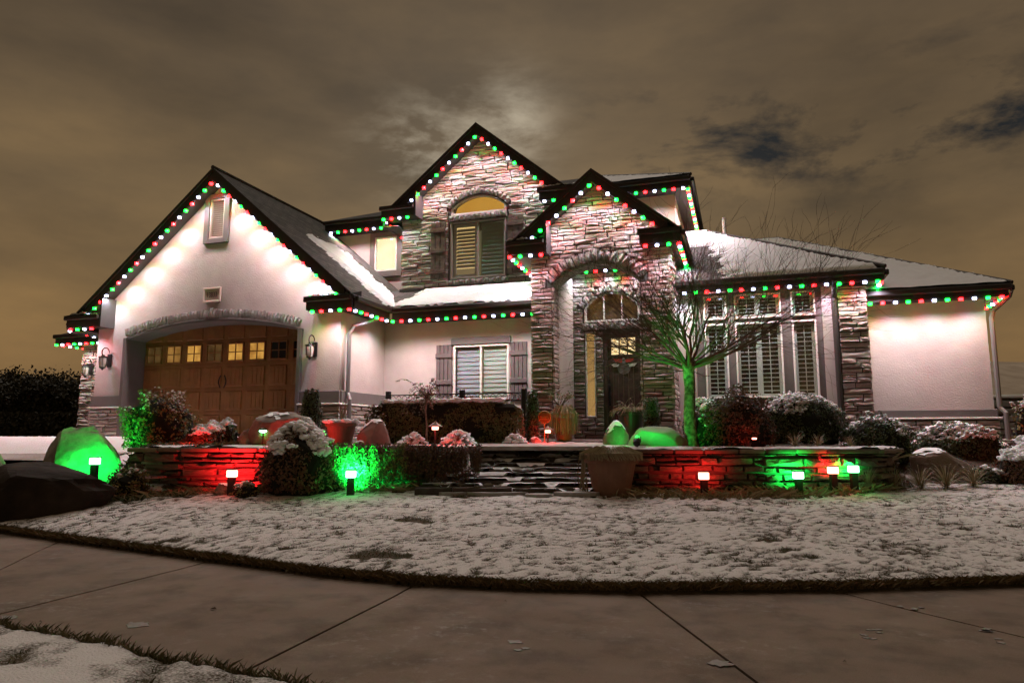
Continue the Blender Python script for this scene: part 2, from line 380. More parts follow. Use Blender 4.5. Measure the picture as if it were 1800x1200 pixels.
def stones(parent, F, z0, z1, intervals, hr=(.07, .125), lr=(.2, .5), dep=(.05, .10), meshes=ST, maxn=300, gap=.010, tilt=.0):
    """F: 4x4 frame, x along the wall, -y outwards, z up. intervals(z) -> [(a, b)] free along the row."""
    L = []; z = z0
    while z < z1 - .02:
        h = min(R.uniform(*hr), z1 - z)
        for a, b in intervals(z + h / 2):
            x = a
            while x < b - .015:
                w = R.uniform(*lr) * (1.3 if h > .1 else 1)
                if b - (x + w) < lr[0] * .6: w = b - x
                split = h > .095 and w < .36 and R.random() < .3
                if split:
                    k = R.uniform(.4, .6); L.append((x, z, w, h * k)); L.append((x, z + h * k, w, h * (1 - k)))
                else: L.append((x, z, w, h))
                x += w
        z += h
    L.sort(key=lambda q: -q[2] * q[3])
    for i, (x, zz, w, h) in enumerate(L[:maxn]):
        o = bpy.data.objects.new('stone', R.choice(meshes)); flip = R.random() < .5
        M = F @ Matrix.Translation((x + gap / 2 + (w - gap if flip else 0), 0, zz + gap / 2)) @ Matrix.Rotation(R.uniform(-tilt, tilt), 4, 'Y')
        o.matrix_basis = M @ Matrix.Diagonal(((w - gap) * (-1 if flip else 1), R.uniform(*dep), h - gap, 1)); link(o, parent)
    if len(L) > maxn:
        mb = MB()
        for (x, zz, w, h) in L[maxn:]:
            me = R.choice(meshes); M = F @ Matrix.Translation((x + gap / 2, 0, zz + gap / 2)) @ Matrix.Diagonal((w - gap, R.uniform(*dep), h - gap, 1))
            mb.add([M @ v.co for v in me.vertices], [tuple(p.vertices) for p in me.polygons])
        mb.build('small_stone', meshes[0].materials[0], parent, kind='stuff')
def FY(y): return Matrix.Translation((0, y, 0))
def FXp(x): return Matrix(((0, -1, 0, x), (1, 0, 0, 0), (0, 0, 1, 0), (0, 0, 0, 1)))
def FXm(x): return Matrix(((0, 1, 0, x), (-1, 0, 0, 0), (0, 0, 1, 0), (0, 0, 0, 1)))
def cut(iv, a, b):
    o = []
    for p, q in iv:
        if b <= p or a >= q: o.append((p, q)); continue
        if a > p: o.append((p, a))
        if b < q: o.append((b, q))
    return [(p, q) for p, q in o if q - p > .03]
def arc_stones(parent, y, cx, hw, zs, rise, t, n, dep=.09, proud=.0):
    r = (hw * hw + rise * rise) / (2 * rise); zc = zs + rise - r; a = math.asin(min(1, hw / r))
    for i in range(n):
        th = -a + 2 * a * (i + .5) / n; w = 2 * a * r / n
        key = (i == n // 2)
        o = bpy.data.objects.new('stone', R.choice(STC)); tt = t * (1.18 if key else 1)
        M = Matrix.Translation((cx + r * sin(th), y, zc + r * cos(th))) @ Matrix.Rotation(th, 4, 'Y') @ Matrix.Translation((-w * .47, 0, 0))
        o.matrix_basis = M @ Matrix.Diagonal((w * .94, dep * R.uniform(.9, 1.15), tt, 1)); link(o, parent)
def row_stones(parent, y, x0, x1, z0, z1, n, dep=.08):
    for i in range(n):
        w = (x1 - x0) / n; o = bpy.data.objects.new('stone', R.choice(STC))
        o.matrix_basis = Matrix.Translation((x0 + w * i + .004, y, z0)) @ Matrix.Diagonal((w - .008, dep * R.uniform(.9, 1.1), z1 - z0, 1)); link(o, parent)

# ------------------------------------------------------------------ roofs
def roof(name, pts, parent, thick=.14, m=None, label=None):
    P = [Vector(p) for p in pts]; n = (P[1] - P[0]).cross(P[2] - P[1]).normalized()
    if n.z < 0: n = -n
    hdir = Vector((0, 0, 1)).cross(n).normalized(); sdir = n.cross(hdir)
    mb = MB(); k = len(P); top = P; bot = [p - Vector((0, 0, thick)) for p in P]
    mb.add(top + bot, [tuple(range(k)), tuple(range(2 * k - 1, k - 1, -1))] + [(i, i + k, (i + 1) % k + k, (i + 1) % k) for i in range(k)])
    mb.uv = lambda co, nn: (co.dot(hdir), co.dot(sdir))
    return mb.build(name, m or SHINGLE, parent, label=label)
def snow_sheet(parent, O, U, V, ul, vl, mask, t=.05, step=.07, name='snow', seed=0, nrm=None, label=None, lo=-.02, rows=False):
    """a bumpy sheet of snow lying on the plane O + u*U + v*V; mask > 0 where snow lies; dives under the surface at its edges."""
    O, U, V = Vector(O), Vector(U).normalized(), Vector(V).normalized(); n = nrm or U.cross(V).normalized()
    if n.z < 0: n = -n
    a, b = int(ul / step) + 1, int(vl / step) + 1; vs = []; ok = []
    for j in range(b + 1):
        for i in range(a + 1):
            u, v = min(i * step, ul), min(j * step, vl); p = O + U * u + V * v
            mk = mask(u, v) + .22 * noise.noise(p * 2.3 + Vector((seed, 0, 0))) + .20 * noise.noise(p * 7.0) + (.09 * sin(v * 41.9) if rows else 0)
            h = lo + (t - lo) * smooth(-.06, .16, mk) + .012 * noise.noise(p * 5) * (mk > 0)
            vs.append(p + n * h); ok.append(mk > -.12)
    w = a + 1; fs = []
    for j in range(b):
        for i in range(a):
            q = (j * w + i, j * w + i + 1, (j + 1) * w + i + 1, (j + 1) * w + i)
            if any(ok[k] for k in q): fs.append(q)
    mb = MB(); mb.v = [tuple(v) for v in vs]; mb.f = fs; mb.mi = [0] * len(fs)
    return mb.build(name, SNOW, parent, kind='stuff', label=label, smooth_=True)

# ================================================================== GROUND
def grid_sheet(name, m, u0, u1, d0, d1, step, zf, keep, kind='structure', parent=None, attr=None, smooth_=True):
    nu, nd = int((u1 - u0) / step), int((d1 - d0) / step); idx = {}; vs = []; fs = []; at_ = []
    for j in range(nd + 1):
        for i in range(nu + 1):
            u, d = u0 + i * step, d0 + j * step
            if not keep(u, d): continue
            x, y = xy(u, d); z = zf(u, d)
            if attr: a = attr(u, d); at_.append(a)
            idx[i, j] = len(vs); vs.append((x, y, z))
    for j in range(nd):
        for i in range(nu):
            q = [(i, j), (i + 1, j), (i + 1, j + 1), (i, j + 1)]
            if all(k in idx for k in q): fs.append(tuple(idx[k] for k in q))
    mb = MB(); mb.v = vs; mb.f = fs; mb.mi = [0] * len(fs); o = mb.build(name, m, parent, kind=kind, smooth_=smooth_)
    if attr:
        ca = o.data.attributes.new('cover', 'FLOAT', 'POINT'); ca.data.foreach_set('value', at_)
    return o
def cover_mat(name, low, low2, snowc=(.76, .73, .73), t0=.35, t1=.62, fs=70, famt=.35):
    m = bpy.data.materials.new(name); m.use_nodes = True; t = m.node_tree; b = t.nodes['Principled BSDF']; b.inputs['Roughness'].default_value = .85; b.inputs['Specular IOR Level'].default_value = .2
    a = N('ShaderNodeAttribute', t); a.attribute_name = 'cover'; tcn = N('ShaderNodeTexCoord', t)
    n = N('ShaderNodeTexNoise', t); n.inputs['Scale'].default_value = fs; n.inputs['Detail'].default_value = 4; t.links.new(tcn.outputs['Object'], n.inputs['Vector'])
    n3 = N('ShaderNodeTexNoise', t); n3.inputs['Scale'].default_value = 9; n3.inputs['Detail'].default_value = 4; t.links.new(tcn.outputs['Object'], n3.inputs['Vector'])
    f = math_('ADD', a.outputs['Fac'], math_('MULTIPLY', math_('SUBTRACT', n.outputs[0], .5, t), famt * 2, t), t)
    r = ramp(f, [(t0, 0.0), (t1, 1.0)], t); lowc = ramp(n3.outputs[0], [(.35, low), (.65, low2)], t)
    t.links.new(mixc(lowc.outputs[0], snowc, r.outputs[0], 'MIX', t), b.inputs['Base Color'])
    bp = N('ShaderNodeBump', t); bp.inputs['Strength'].default_value = .6; bp.inputs['Distance'].default_value = .03
    t.links.new(math_('ADD', n.outputs[0], r.outputs[0], t), bp.inputs['Height']); t.links.new(bp.outputs[0], b.inputs['Normal']); return m
LAWN = cover_mat('snowy_turf', (.055, .050, .025), (.095, .072, .042))
BED = cover_mat('bark_mulch_soil', (.028, .017, .011), (.060, .038, .024), t0=.45, t1=.62)
def nz(u, d, s, o=0): return noise.noise(Vector((u * s, d * s * 1.0, o)))
# far land, garden ground
MEAD = mat('far_grass', (.030, .027, .018), .95, col2=(.055, .045, .03), nscale=.5)
def outer():
    rs = [0, 3, 6, 9, 12, 15, 18, 22, 28, 40, 60, 100, 180, 320, 600, 1000]; vs = []; fs = []
    K = 64
    for r in rs:
        for k in range(K):
            th = 2 * pi * k / K; u, d = r * cos(th), r * sin(th); x, y = xy(u, d)
            z = -.25 if d < 6 else -.25 + 1.15 * smooth(6, 15, d)
            if d < 2: z = -.22
            vs.append((x, y, z))
    for i in range(len(rs) - 1):
        for k in range(K): fs.append((i * K + k, i * K + (k + 1) % K, (i + 1) * K + (k + 1) % K, (i + 1) * K + k))
    mb = MB(); mb.v = vs; mb.f = fs; mb.mi = [0] * len(fs); mb.build('ground', MEAD, kind='structure', smooth_=True)
outer()
road = MB(); road.v = [(*xy(-40, -14), -.11), (*xy(40, -14), -.11), (*xy(40, 1.75), -.11), (*xy(-40, 1.75), -.11)]; road.f = [(0, 1, 2, 3)]; road.mi = [0]
road.build('road', mat('asphalt', (.05, .047, .045), .9, noise_amt=.2, bump=.3), kind='structure')
# strip between the walk and the kerb, with snow
def strip_cover(u, d): 
    e = interp(u, DOUT) - d
    return .62 + .5 * nz(u, d, 2.6, 5) + .3 * nz(u, d, 7, 2) - .5 * (1 - smooth(0.02, .13, e))
def strip_z(u, d):
    e = interp(u, DOUT) - d; c_ = strip_cover(u, d)
    return -.02 + .055 * smooth(0, .07, e) + .035 * smooth(.25, .6, c_) + .01 * nz(u, d, 14)
strip = grid_sheet('verge', LAWN, -7, 6, 1.9, 6.6, .035, strip_z, lambda u, d: d < interp(u, DOUT) + .005, attr=strip_cover)
# garden bed and terrace soil
def bed_cover(u, d):
    c_ = .18 + .5 * nz(u, d, 2.2, 9) + .25 * nz(u, d, 8, 1)
    if u < -5.6 and d > 11.5: c_ = .95
    if u > 5.0 and d > 10.3: c_ += .12
    if WALL_D < d < 10.25 and -5.3 < u < 5.2 and not (-.6 < u < 1.2): c_ = .75 + .4 * nz(u, d, 3)
    if 10.1 < d < 11.3 and -3.2 < u < -.5: c_ += .25
    if d < 9.9 and u > -5.5: c_ -= .25
    return c_
bed = grid_sheet('garden_bed', BED, -13.5, 11.5, 8.3, 17, .09, lambda u, d: H(u, d) + .018 * nz(u, d, 6) + .03 * smooth(.4, .7, bed_cover(u, d)), lambda u, d: d > interp(u, DBED) - .12, attr=bed_cover)
# driveway
drv = MB(); SNOWD = cover_mat('driveway_snow', (.12, .10, .085), (.17, .14, .12), snowc=(.40, .35, .33), t0=.2, t1=.6, fs=20, famt=.2)
dp = []
for j in range(25):
    for i in range(13):
        X = -22.5 + i * .98 + .0; Y = 8.6 + j * .22; 
        z = 1.13 - .36 * smooth(0, 1, (13.6 - Y) / 5.0) ** 1.1
        dp.append((X, Y, z))
drv.v = dp; drv.f = [(j * 13 + i, j * 13 + i + 1, (j + 1) * 13 + i + 1, (j + 1) * 13 + i) for j in range(24) for i in range(12)]; drv.mi = [0] * len(drv.f)
do = drv.build('driveway', SNOWD, kind='structure', smooth_=True)
ca = do.data.attributes.new('cover', 'FLOAT', 'POINT'); ca.data.foreach_set('value', [.55 + .3 * noise.noise(Vector(p) * .9) for p in dp])

# ---- pavement: slabs between the two curved edges
walk = bpy.data.objects.new('sidewalk', None); COL.objects.link(walk); walk['kind'] = 'structure'
CSL = bpy.data.materials.new('pavement_concrete'); CSL.use_nodes = True
def conc_detail(m):
    t = m.node_tree; b = t.nodes['Principled BSDF']; b.inputs['Roughness'].default_value = .7; tcn = N('ShaderNodeTexCoord', t)
    def nn(s, d=5, r=.6):
        n = N('ShaderNodeTexNoise', t); n.inputs['Scale'].default_value = s; n.inputs['Detail'].default_value = d; n.inputs['Roughness'].default_value = r; t.links.new(tcn.outputs['Object'], n.inputs['Vector']); return n.outputs[0]
    basec = ramp(nn(1.1), [(.3, (.150, .104, .074)), (.5, (.180, .126, .092)), (.7, (.215, .154, .114))], t).outputs[0]
    grain = ramp(nn(120, 3), [(.3, .82), (.7, 1.16)], t).outputs[0]
    c_ = mixc(basec, grain, 1.0, 'MULTIPLY', t)
    sp = ramp(nn(11, 8, .75), [(.52, 0.0), (.72, .75)], t).outputs[0]
    pat = ramp(nn(.9, 3), [(.48, 0.0), (.66, 1.0)], t).outputs[0]
    st_ = ramp(nn(2.2, 6, .65), [(.36, .72), (.52, 1.04)], t).outputs[0]; c_ = mixc(c_, st_, 1.0, 'MULTIPLY', t)
    c_ = mixc(c_, (.42, .40, .39), math_('MULTIPLY', sp, pat, t), 'MIX', t)
    t.links.new(c_, b.inputs['Base Color'])
    t.links.new(ramp(nn(2.5), [(.35, .7), (.65, .85)], t).outputs[0], b.inputs['Roughness'])
    bp = N('ShaderNodeBump', t); bp.inputs['Strength'].default_value = .35; bp.inputs['Distance'].default_value = .01
    t.links.new(nn(140, 4), bp.inputs['Height']); t.links.new(bp.outputs[0], b.inputs['Normal'])
conc_detail(CSL)
# joints: (u at inner edge, u at outer edge)
JN = [(-12.2, -9.0), (-9.4, -6.4), (-7.4, -5.0), (-5.05, -3.95), (-2.84, -3.55 + .2), (-.77, -1.36), (.95, 1.22), (2.45, 3.5), (4.1, 5.6), (6.2, 8.0), (8.6, 11)]
JN[4] = (-2.84, -3.15 + -.3)
def edge_pt(T, u): return Vector((u, interp(u, T), 0))
for (a0, b0), (a1, b1) in zip(JN, JN[1:]):
    mb = MB(); n = 10; m_ = 6; vs = []; g = .010
    for j in range(m_ + 1):
        for i in range(n + 1):
            s_ = i / n; ui = a0 + (a1 - a0) * s_; uo = b0 + (b1 - b0) * s_
            if i == 0: ui += g; uo += g
            if i == n: ui -= g; uo -= g
            p = edge_pt(DOUT, uo).lerp(edge_pt(DIN, ui), j / m_); p.y += .06 if j == m_ else 0
            z = 0.0
            if i in (0, n): z = -.006
            vs.append((*xy(p.x, p.y), z))
    top = len(vs); w = n + 1
    fs = [(j * w + i, j * w + i + 1, (j + 1) * w + i + 1, (j + 1) * w + i) for j in range(m_) for i in range(n)]
    ring = [i for i in range(w)] + [j * w + n for j in range(1, m_ + 1)] + [m_ * w + i for i in range(n - 1, -1, -1)] + [j * w for j in range(m_ - 1, 0, -1)]
    for r_ in ring: vs.append((vs[r_][0], vs[r_][1], -.12))
    fs += [(ring[k], top + k, top + (k + 1) % len(ring), ring[(k + 1) % len(ring)]) for k in range(len(ring))]
    mb.v = vs; mb.f = fs; mb.mi = [0] * len(fs); mb.build('slab', CSL, walk)
und = grid_sheet('joint_filler', mat('joint_dirt', (.015, .012, .010), .95), -12, 11, 3.0, 12, .4, lambda u, d: -.035, lambda u, d: interp(u, DOUT) - .5 < d < interp(u, DIN) + .4, kind=None, parent=walk)
# small ice and chalky scraps left on the walk
ICE = mat('thin_ice', (.215, .20, .195), .5, spec=.5, noise_amt=.35, nscale=22)
mb = MB()
for px, py, r_, n_ in ((240, 1098, .085, 1), (15, 1085, .07, 1), (1600, 1068, .05, 4), (1545, 1108, .04, 4), (1520, 1118, .05, 3), (1725, 1105, .06, 4), (1785, 1128, .05, 2), (920, 1142, .05, 2), (1265, 1165, .07, 1), (905, 1128, .05, 1)):
    v = dir_from(px, py); t_ = -1.15 / v.z; p0 = CAM + v * t_
    for q in range(n_):
        c0 = p0 + Vector((R.uniform(-.09, .09), R.uniform(-.05, .05), 0)) * (n_ > 1)
        k = 17; pts = [(c0.x + r_ * cos(2 * pi * i / k) * R.uniform(.55, 1.2) * (1 if n_ == 1 else .5), c0.y + r_ * .8 * sin(2 * pi * i / k) * R.uniform(.5, 1.2) * (1 if n_ == 1 else .5), .002) for i in range(k)]
        mb.prism(pts, (0, 0, .0015))
mb.build('ice_patch', ICE, walk, kind='stuff')
LEAFW = mat('wet_leaf', (.07, .04, .02), .5)
for px, py in ((375, 1071), (888, 1058), (1485, 1165), (70, 1094)):
    v = dir_from(px, py); p0 = CAM + v * (-1.15 / v.z); mb = MB(); s_ = .028 if px == 375 else .014
    mb.add([(-s_, 0, .004), (0, -s_ * .5, .012), (s_, 0, .006), (0, s_ * .5, .016)], [(0, 1, 2, 3)])
    o = mb.build('fallen_leaf', LEAFW); o.location = p0; tag(o, 'curled brown leaf lying on the %s' % ('second pavement slab from the left' if px == 375 else 'pavement slab in the middle near the lawn' if px == 888 else 'pavement at the lower right' if px == 1485 else 'pavement near the snowy verge at the left'), 'leaf')
def lcov(u, d):
    di = interp(u, DIN); c_ = .60 + .20 * nz(u * .6, d * 1.3, 2.2, 3) + .36 * nz(u * .7, d * 1.4, 13, 7) + .42 * noise.noise(Vector((u * 16, d * 34, 4)))
    c_ -= .75 * (1 - smooth(.00, .06, d - di)); 
    # footprints and a scuffed line
    for (fu, fd, fr) in FOOT:
        q = ((u - fu) / (fr * 1.9)) ** 2 + ((d - fd) / fr) ** 2
        if q < 2.5: c_ -= .8 * math.exp(-q * 1.3)
    return c_
def pfoot(px, py): 
    v = dir_from(px, py); p = CAM + v * ((.22 - 1.15) / v.z); return ud(p.x, p.y)
FOOT = [(*pfoot(x, y), r_) for x, y, r_ in ((652, 955, .10), (720, 921, .09), (745, 924, .06), (700, 958, .06), (830, 887, .10), (815, 897, .08), (850, 884, .06), (1250, 913, .05), (1215, 907, .05), (1352, 945, .05), (1385, 955, .05), (1425, 962, .05), (1455, 992, .04), (1475, 1000, .04), (505, 945, .04), (960, 1002, .06), (700, 1006, .05), (1120, 990, .06), (300, 930, .05), (1700, 930, .05), (1780, 925, .05), (1560, 905, .05))]
def lz(u, d):
    di = interp(u, DIN); c_ = lcov(u, d)
    return H(u, max(d, di + .01)) - .13 * (1 - smooth(-.02, .035, d - di)) + .022 * smooth(.2, .7, c_) + .008 * nz(u, d, 5) + .02 * (1 - smooth(.05, .2, d - di)) * nz(u, d, 9, 3)
lawn = grid_sheet('lawn', LAWN, -11, 10, 5.2, 12.5, .04, lz, lambda u, d: interp(u, DIN) - .03 < d < interp(u, DBED) + .03, attr=lcov)

def blades(name, n, region, hgt, m, label, w=.004, lean=.5, parent=None, dens=None):
    mb = MB(); vs = []; fs = []
    for _ in range(n):
        u, d, z, s_ = region()
        if s_ <= 0: continue
        x, y = xy(u, d); h = R.uniform(*hgt) * s_; th = R.uniform(0, 2 * pi); lx, ly = R.gauss(0, lean) * h, R.gauss(0, lean) * h; k = len(vs)
        wx, wy = cos(th) * w, sin(th) * w
        vs += [(x - wx, y - wy, z), (x + wx, y + wy, z), (x + lx * .4 + wx * .6, y + ly * .4 + wy * .6, z + h * .65), (x + lx, y + ly, z + h)]
        fs += [(k, k + 1, k + 2), (k, k + 2, k + 3)]
    mb.v = vs; mb.f = fs; mb.mi = [0] * len(fs); o = mb.build(name, m, parent, kind='stuff')
    if label: tag(o, label, 'grass')
    return o
def reg_lawn():
    u = R.uniform(-8.5, 7.5); di, db = interp(u, DIN), interp(u, DBED); d = di + (db - di) * R.random() ** 1.2
    c_ = lcov(u, d); s_ = 1.0 if c_ < .30 else (.55 if c_ < .45 else (.4 if R.random() < .12 else 0))
    return u, d, H(u, d) + .01, s_
blades('grass', 90000, reg_lawn, (.014, .038), BLADE, 'short grass blades poking through the snow on the lawn', w=.003)
def reg_edge():
    u = R.uniform(-8.5, 7.5); di = interp(u, DIN); return u, di + R.uniform(-.015, .07), H(u, di + .03) - .03, 1
blades('edge_grass', 22000, reg_edge, (.03, .075), leafmat('edge_blade', [(.07, .05, .02), (.16, .11, .05), (.10, .08, .03), (.24, .17, .09)]), 'dark overhanging grass along the pavement edge of the lawn', w=.004, lean=.8)
def reg_verge():
    u = R.uniform(-6, 2); do_ = interp(u, DOUT); d = do_ - abs(R.gauss(0, .05)) if R.random() < .6 else do_ - R.uniform(0, 1.1)
    return u, d, strip_z(u, d), (1.0 if do_ - d < .1 else (.8 if strip_cover(u, d) < .4 else 0))
blades('verge_grass', 16000, reg_verge, (.025, .06), BLADE, 'grass tufts and edge of the snowy verge at the lower left', w=.003)

# ================================================================== HOUSE
house = thing('house', 'two storey stucco and ledgestone house with steep dark gables and string lights', 'house', (-6, 16, 1.1), world=True)
HB = 1.08
def gable_wall(): pass
# --- garage block
arcG = arc(-11.72, 2.46, 3.53, .32, 16)
wall('garage_wall', STUCCO, house, [(-15.15, HB), (-8.25, HB), (-8.25, 4.20), (-11.68, 7.10), (-15.15, 4.20)],
     [[(-14.18, HB - .2), (-14.18, 3.53)] + arcG[1:-1] + [(-9.26, 3.53), (-9.26, HB - .2)], [(-11.93, 5.82), (-11.93, 6.80), (-11.49, 6.80), (-11.49, 5.82)]], 13.2, 13.42)
box('side_wall', STUCCO, house, -8.47, -8.25, 13.422, 15.4, HB, 4.0)
box('side_wall', STUCCO, house, -15.15, -14.93, 13.422, 18, HB, 4.0)
box('base_band', TRIM, house, -15.17, -14.23, 13.13, 13.2, 1.87, 2.14, .01)
box('base_band', TRIM, house, -9.21, -8.20, 13.13, 13.2, 1.87, 2.14, .01)
box('base_band', TRIM, house, -8.25, -8.18, 13.203, 15.2, 1.87, 2.14, .01)
box('ledge', WHITE, house, -15.20, -14.22, 13.09, 13.2, 1.83, 1.868, .008)
box('ledge', WHITE, house, -9.23, -8.15, 13.09, 13.2, 1.83, 1.868, .008)
box('ledge', WHITE, house, -8.25, -8.14, 13.203, 15.2, 1.83, 1.868, .008)
gb = box('garage_stone_base', MORTAR, house, -15.16, -14.22, 13.15, 13.199, HB, 1.82)
stones(gb, FY(13.15), HB, 1.82, lambda z: [(-15.2, -14.22)], meshes=ST, dep=(.03, .06))
gb2 = box('garage_stone_base', MORTAR, house, -9.23, -8.20, 13.15, 13.199, HB, 1.82)
stones(gb2, FY(13.15), HB, 1.82, lambda z: [(-9.22, -8.17)], dep=(.03, .06))
gb3 = box('garage_stone_base', MORTAR, house, -8.249, -8.20, 13.2, 15.2, HB, 1.82)
stones(gb3, FXp(-8.20), HB, 1.82, lambda z: [(13.2, 15.2)], dep=(.03, .05))
# garage opening reveal
REV = TRIM
box('garage_jamb', REV, house, -14.24, -14.16, 13.10, 13.75, HB - .02, 3.53); box('garage_jamb', REV, house, -9.28, -9.20, 13.10, 13.75, HB - .02, 3.53)
mb = MB(); a1 = arc(-11.72, 2.48, 3.53, .33, 20); a2 = arc(-11.72, 2.44, 3.50, .31, 20)
for i in range(20): mb.prism([(a1[i][0], 13.12, a1[i][1]), (a1[i + 1][0], 13.12, a1[i + 1][1]), (a2[i + 1][0], 13.12, a2[i + 1][1]), (a2[i][0], 13.12, a2[i][1])], (0, .62, 0))
mb.build('garage_arch_lining', REV, house)
tr = MB(); a3 = arc(-11.72, 2.55, 3.52, .40, 20)
ga = box('garage_arch', MORTAR, house, -11.9, -11.54, 13.15, 13.199, 3.9, 4.05)
arc_stones(ga, 13.15, -11.72, 2.46, 3.55, .33, .23, 56, .05)
# garage door: four rows of raised panels, the upper one with windows
gd = box('garage_door', DOORW, house, -14.18, -9.26, 13.72, 13.77, HB, 3.95)
X0, PW = -14.16, 4.88 / 8
rows = [(1.20, 1.66), (1.78, 2.22), (2.34, 2.80)]
for (z0, z1) in rows:
    for i in range(8):
        xa = X0 + i * PW + .07; xb = X0 + (i + 1) * PW - .07
        mb = MB(); mb.box(xa, xb, 13.695, 13.722, z0, z1, .012)
        for q in range(1, 4): xq = xa + (xb - xa) * q / 4; mb.box(xq - .035, xq + .035, 13.688, 13.697, z0 + .04, z1 - .04, .004)
        mb.build('panel', DOORW, gd)
for i in range(8):
    xa = X0 + i * PW + .07; xb = X0 + (i + 1) * PW - .07; zt = 3.48
    MB().box(xa, xb, 13.695, 13.722, zt, 3.86, .012).build('panel', DOORW, gd)
    f = MB()
    for (p, q, r_, s_) in ((xa, xb, 2.93, 2.965), (xa, xb, 3.345, 3.38), (xa, xa + .03, 2.965, 3.345), (xb - .03, xb, 2.965, 3.345)): f.box(p, q, 13.68, 13.722, r_, s_, .004)
    f.box((xa + xb) / 2 - .009, (xa + xb) / 2 + .009, 13.69, 13.715, 2.965, 3.345); f.box(xa + .03, xb - .03, 13.688, 13.717, 3.145, 3.165)
    f.build('window_frame', DOORW, gd)
    mm = (LIT_GARDIM, LIT_GARDIM, LIT_GAR, LIT_GARDIM, LIT_GAR, LIT_GAR, DARKIN, DARKIN)[i]
    if i == 1: mm = lit('garage_mid_glow', (.8, .40, .09), .38, (.5, .22, .04), 5)
    MB().box(xa + .028, xb - .028, 13.712, 13.719, 2.963, 3.347).build('pane', mm, gd)
for z in (1.72, 2.28, 2.86, 3.43): MB().box(-14.17, -9.27, 13.705, 13.722, z - .012, z + .012).build('rail', DOORW, gd)
for sx in (-1, 1):
    mb = MB(); pts = [(-11.72 + sx * (.05 + .055 * sin(pi * t / 8)), 13.66, 2.30 + .30 * t / 8) for t in range(9)]; mb.tube(pts, .014, 6); mb.build('handle', METAL, gd)
# gable vent
vt = MB(); 
for (p, q, r_, s_) in ((-12.07, -11.93, 5.70, 6.92), (-11.49, -11.35, 5.70, 6.92), (-11.93, -11.49, 6.80, 6.92), (-11.93, -11.49, 5.70, 5.82)): vt.box(p, q, 13.14, 13.26, r_, s_, .008)
vent = vt.build('gable_vent', TRIM, house)
MB().box(-11.93, -11.49, 13.30, 13.33, 5.82, 6.80).build('vent_back', DARKIN, vent)
VW = mat('vent_paint', (.36, .29, .25), .6)
f = MB()
for (p, q, r_, s_) in ((-11.93, -11.88, 5.82, 6.80), (-11.54, -11.49, 5.82, 6.80), (-11.88, -11.54, 6.75, 6.80), (-11.88, -11.54, 5.82, 5.87)): f.box(p, q, 13.17, 13.29, r_, s_, .006)
f.build('vent_frame', VW, vent)
for i in range(17):
    z = 5.885 + i * .052; M = Matrix.Translation((-11.71, 13.235, z + .02)) @ Matrix.Rotation(radians(-40), 4, 'X'); MB().box(-.17, .17, -.03, .03, -.006, .006, 0, M).build('slat', VW, vent)
# address plate
ap = MB().box(-11.93, -11.49, 13.15, 13.2, 4.30, 4.60, .01).build('address_plate', mat('plate_stone', (.42, .33, .28), .7), house)
f = MB()
for (p, q, r_, s_) in ((-11.96, -11.46, 4.585, 4.625), (-11.96, -11.46, 4.275, 4.31), (-11.96, -11.925, 4.31, 4.585), (-11.495, -11.46, 4.31, 4.585)): f.box(p, q, 13.13, 13.17, r_, s_, .006)
f.build('plate_frame', mat('plate_edge', (.6, .48, .42), .6), ap)
def text(s, size, loc, m, parent, rot=(pi / 2, 0, 0), sx=1):
    cu = bpy.data.curves.new('lettering', 'FONT'); cu.body = s; cu.size = size; cu.align_x = 'CENTER'; cu.align_y = 'CENTER'; cu.extrude = .004; cu.materials.append(m)
    tmp = bpy.data.objects.new('tmp', cu); me = bpy.data.meshes.new_from_object(tmp); bpy.data.objects.remove(tmp); me.transform(Matrix.Translation(loc) @ Matrix.Rotation(rot[0], 4, 'X') @ Matrix.Diagonal((sx, 1, 1, 1)))
    return link(bpy.data.objects.new('house_number', me), parent)
text('13833', .17, (-11.71, 13.145, 4.448), mat('number_paint', (.05, .02, .012), .6), ap, sx=.72)

# --- main wing wall with the lower window
wall('main_wall', STUCCO, house, [(-8.25, HB), (-3.9, HB), (-3.9, 3.95), (-8.25, 3.95)], [[(-6.41, 2.0), (-6.41, 3.28), (-5.04, 3.28), (-5.04, 2.0)]], 15.2, 15.4)
box('base_band', TRIM, house, -8.17, -4.2, 15.14, 15.2, 1.5, 1.75, .01)
def win_frame(parent, x0, x1, z0, z1, y, t=.05, mull=(), m=WHITE, dep=.07, name='window'):
    f = MB()
    for (p, q, r_, s_) in ((x0, x0 + t, z0, z1), (x1 - t, x1, z0, z1), (x0 + t, x1 - t, z1 - t, z1), (x0 + t, x1 - t, z0, z0 + t)): f.box(p, q, y, y + dep, r_, s_, .006)
    for xm in mull: f.box(xm - t / 2, xm + t / 2, y + .004, y + dep - .004, z0 + t, z1 - t, .006)
    return f.build(name, m, parent)
def louvers(parent, x0, x1, z0, z1, y, n, m=LOUV, ang=35, w=None, name='slat'):
    p = (z1 - z0) / n; w = w or p * .55
    me = None
    for i in range(n):
        if me is None:
            M = Matrix.Rotation(radians(ang), 4, 'X'); o = MB().box(x0, x1, -w, w, -.005, .005, 0, None)
            o.v = [(v[0], *(M @ Vector((0, v[1], v[2]))).yz) for v in o.v]
            ob = o.build(name, m, parent); me = ob.data
        else:
            ob = bpy.data.objects.new(name, me); link(ob, parent)
        ob.location = (0, y, z0 + p * (i + .5))
box('window_head', TRIM, house, -6.47, -4.99, 15.13, 15.2, 3.29, 3.46, .012)
w = win_frame(house, -6.41, -5.04, 2.0, 3.28, 15.16, .045, (-5.725,))
GLOWB = lit('blind_dusk', (.30, .40, .42), .05)
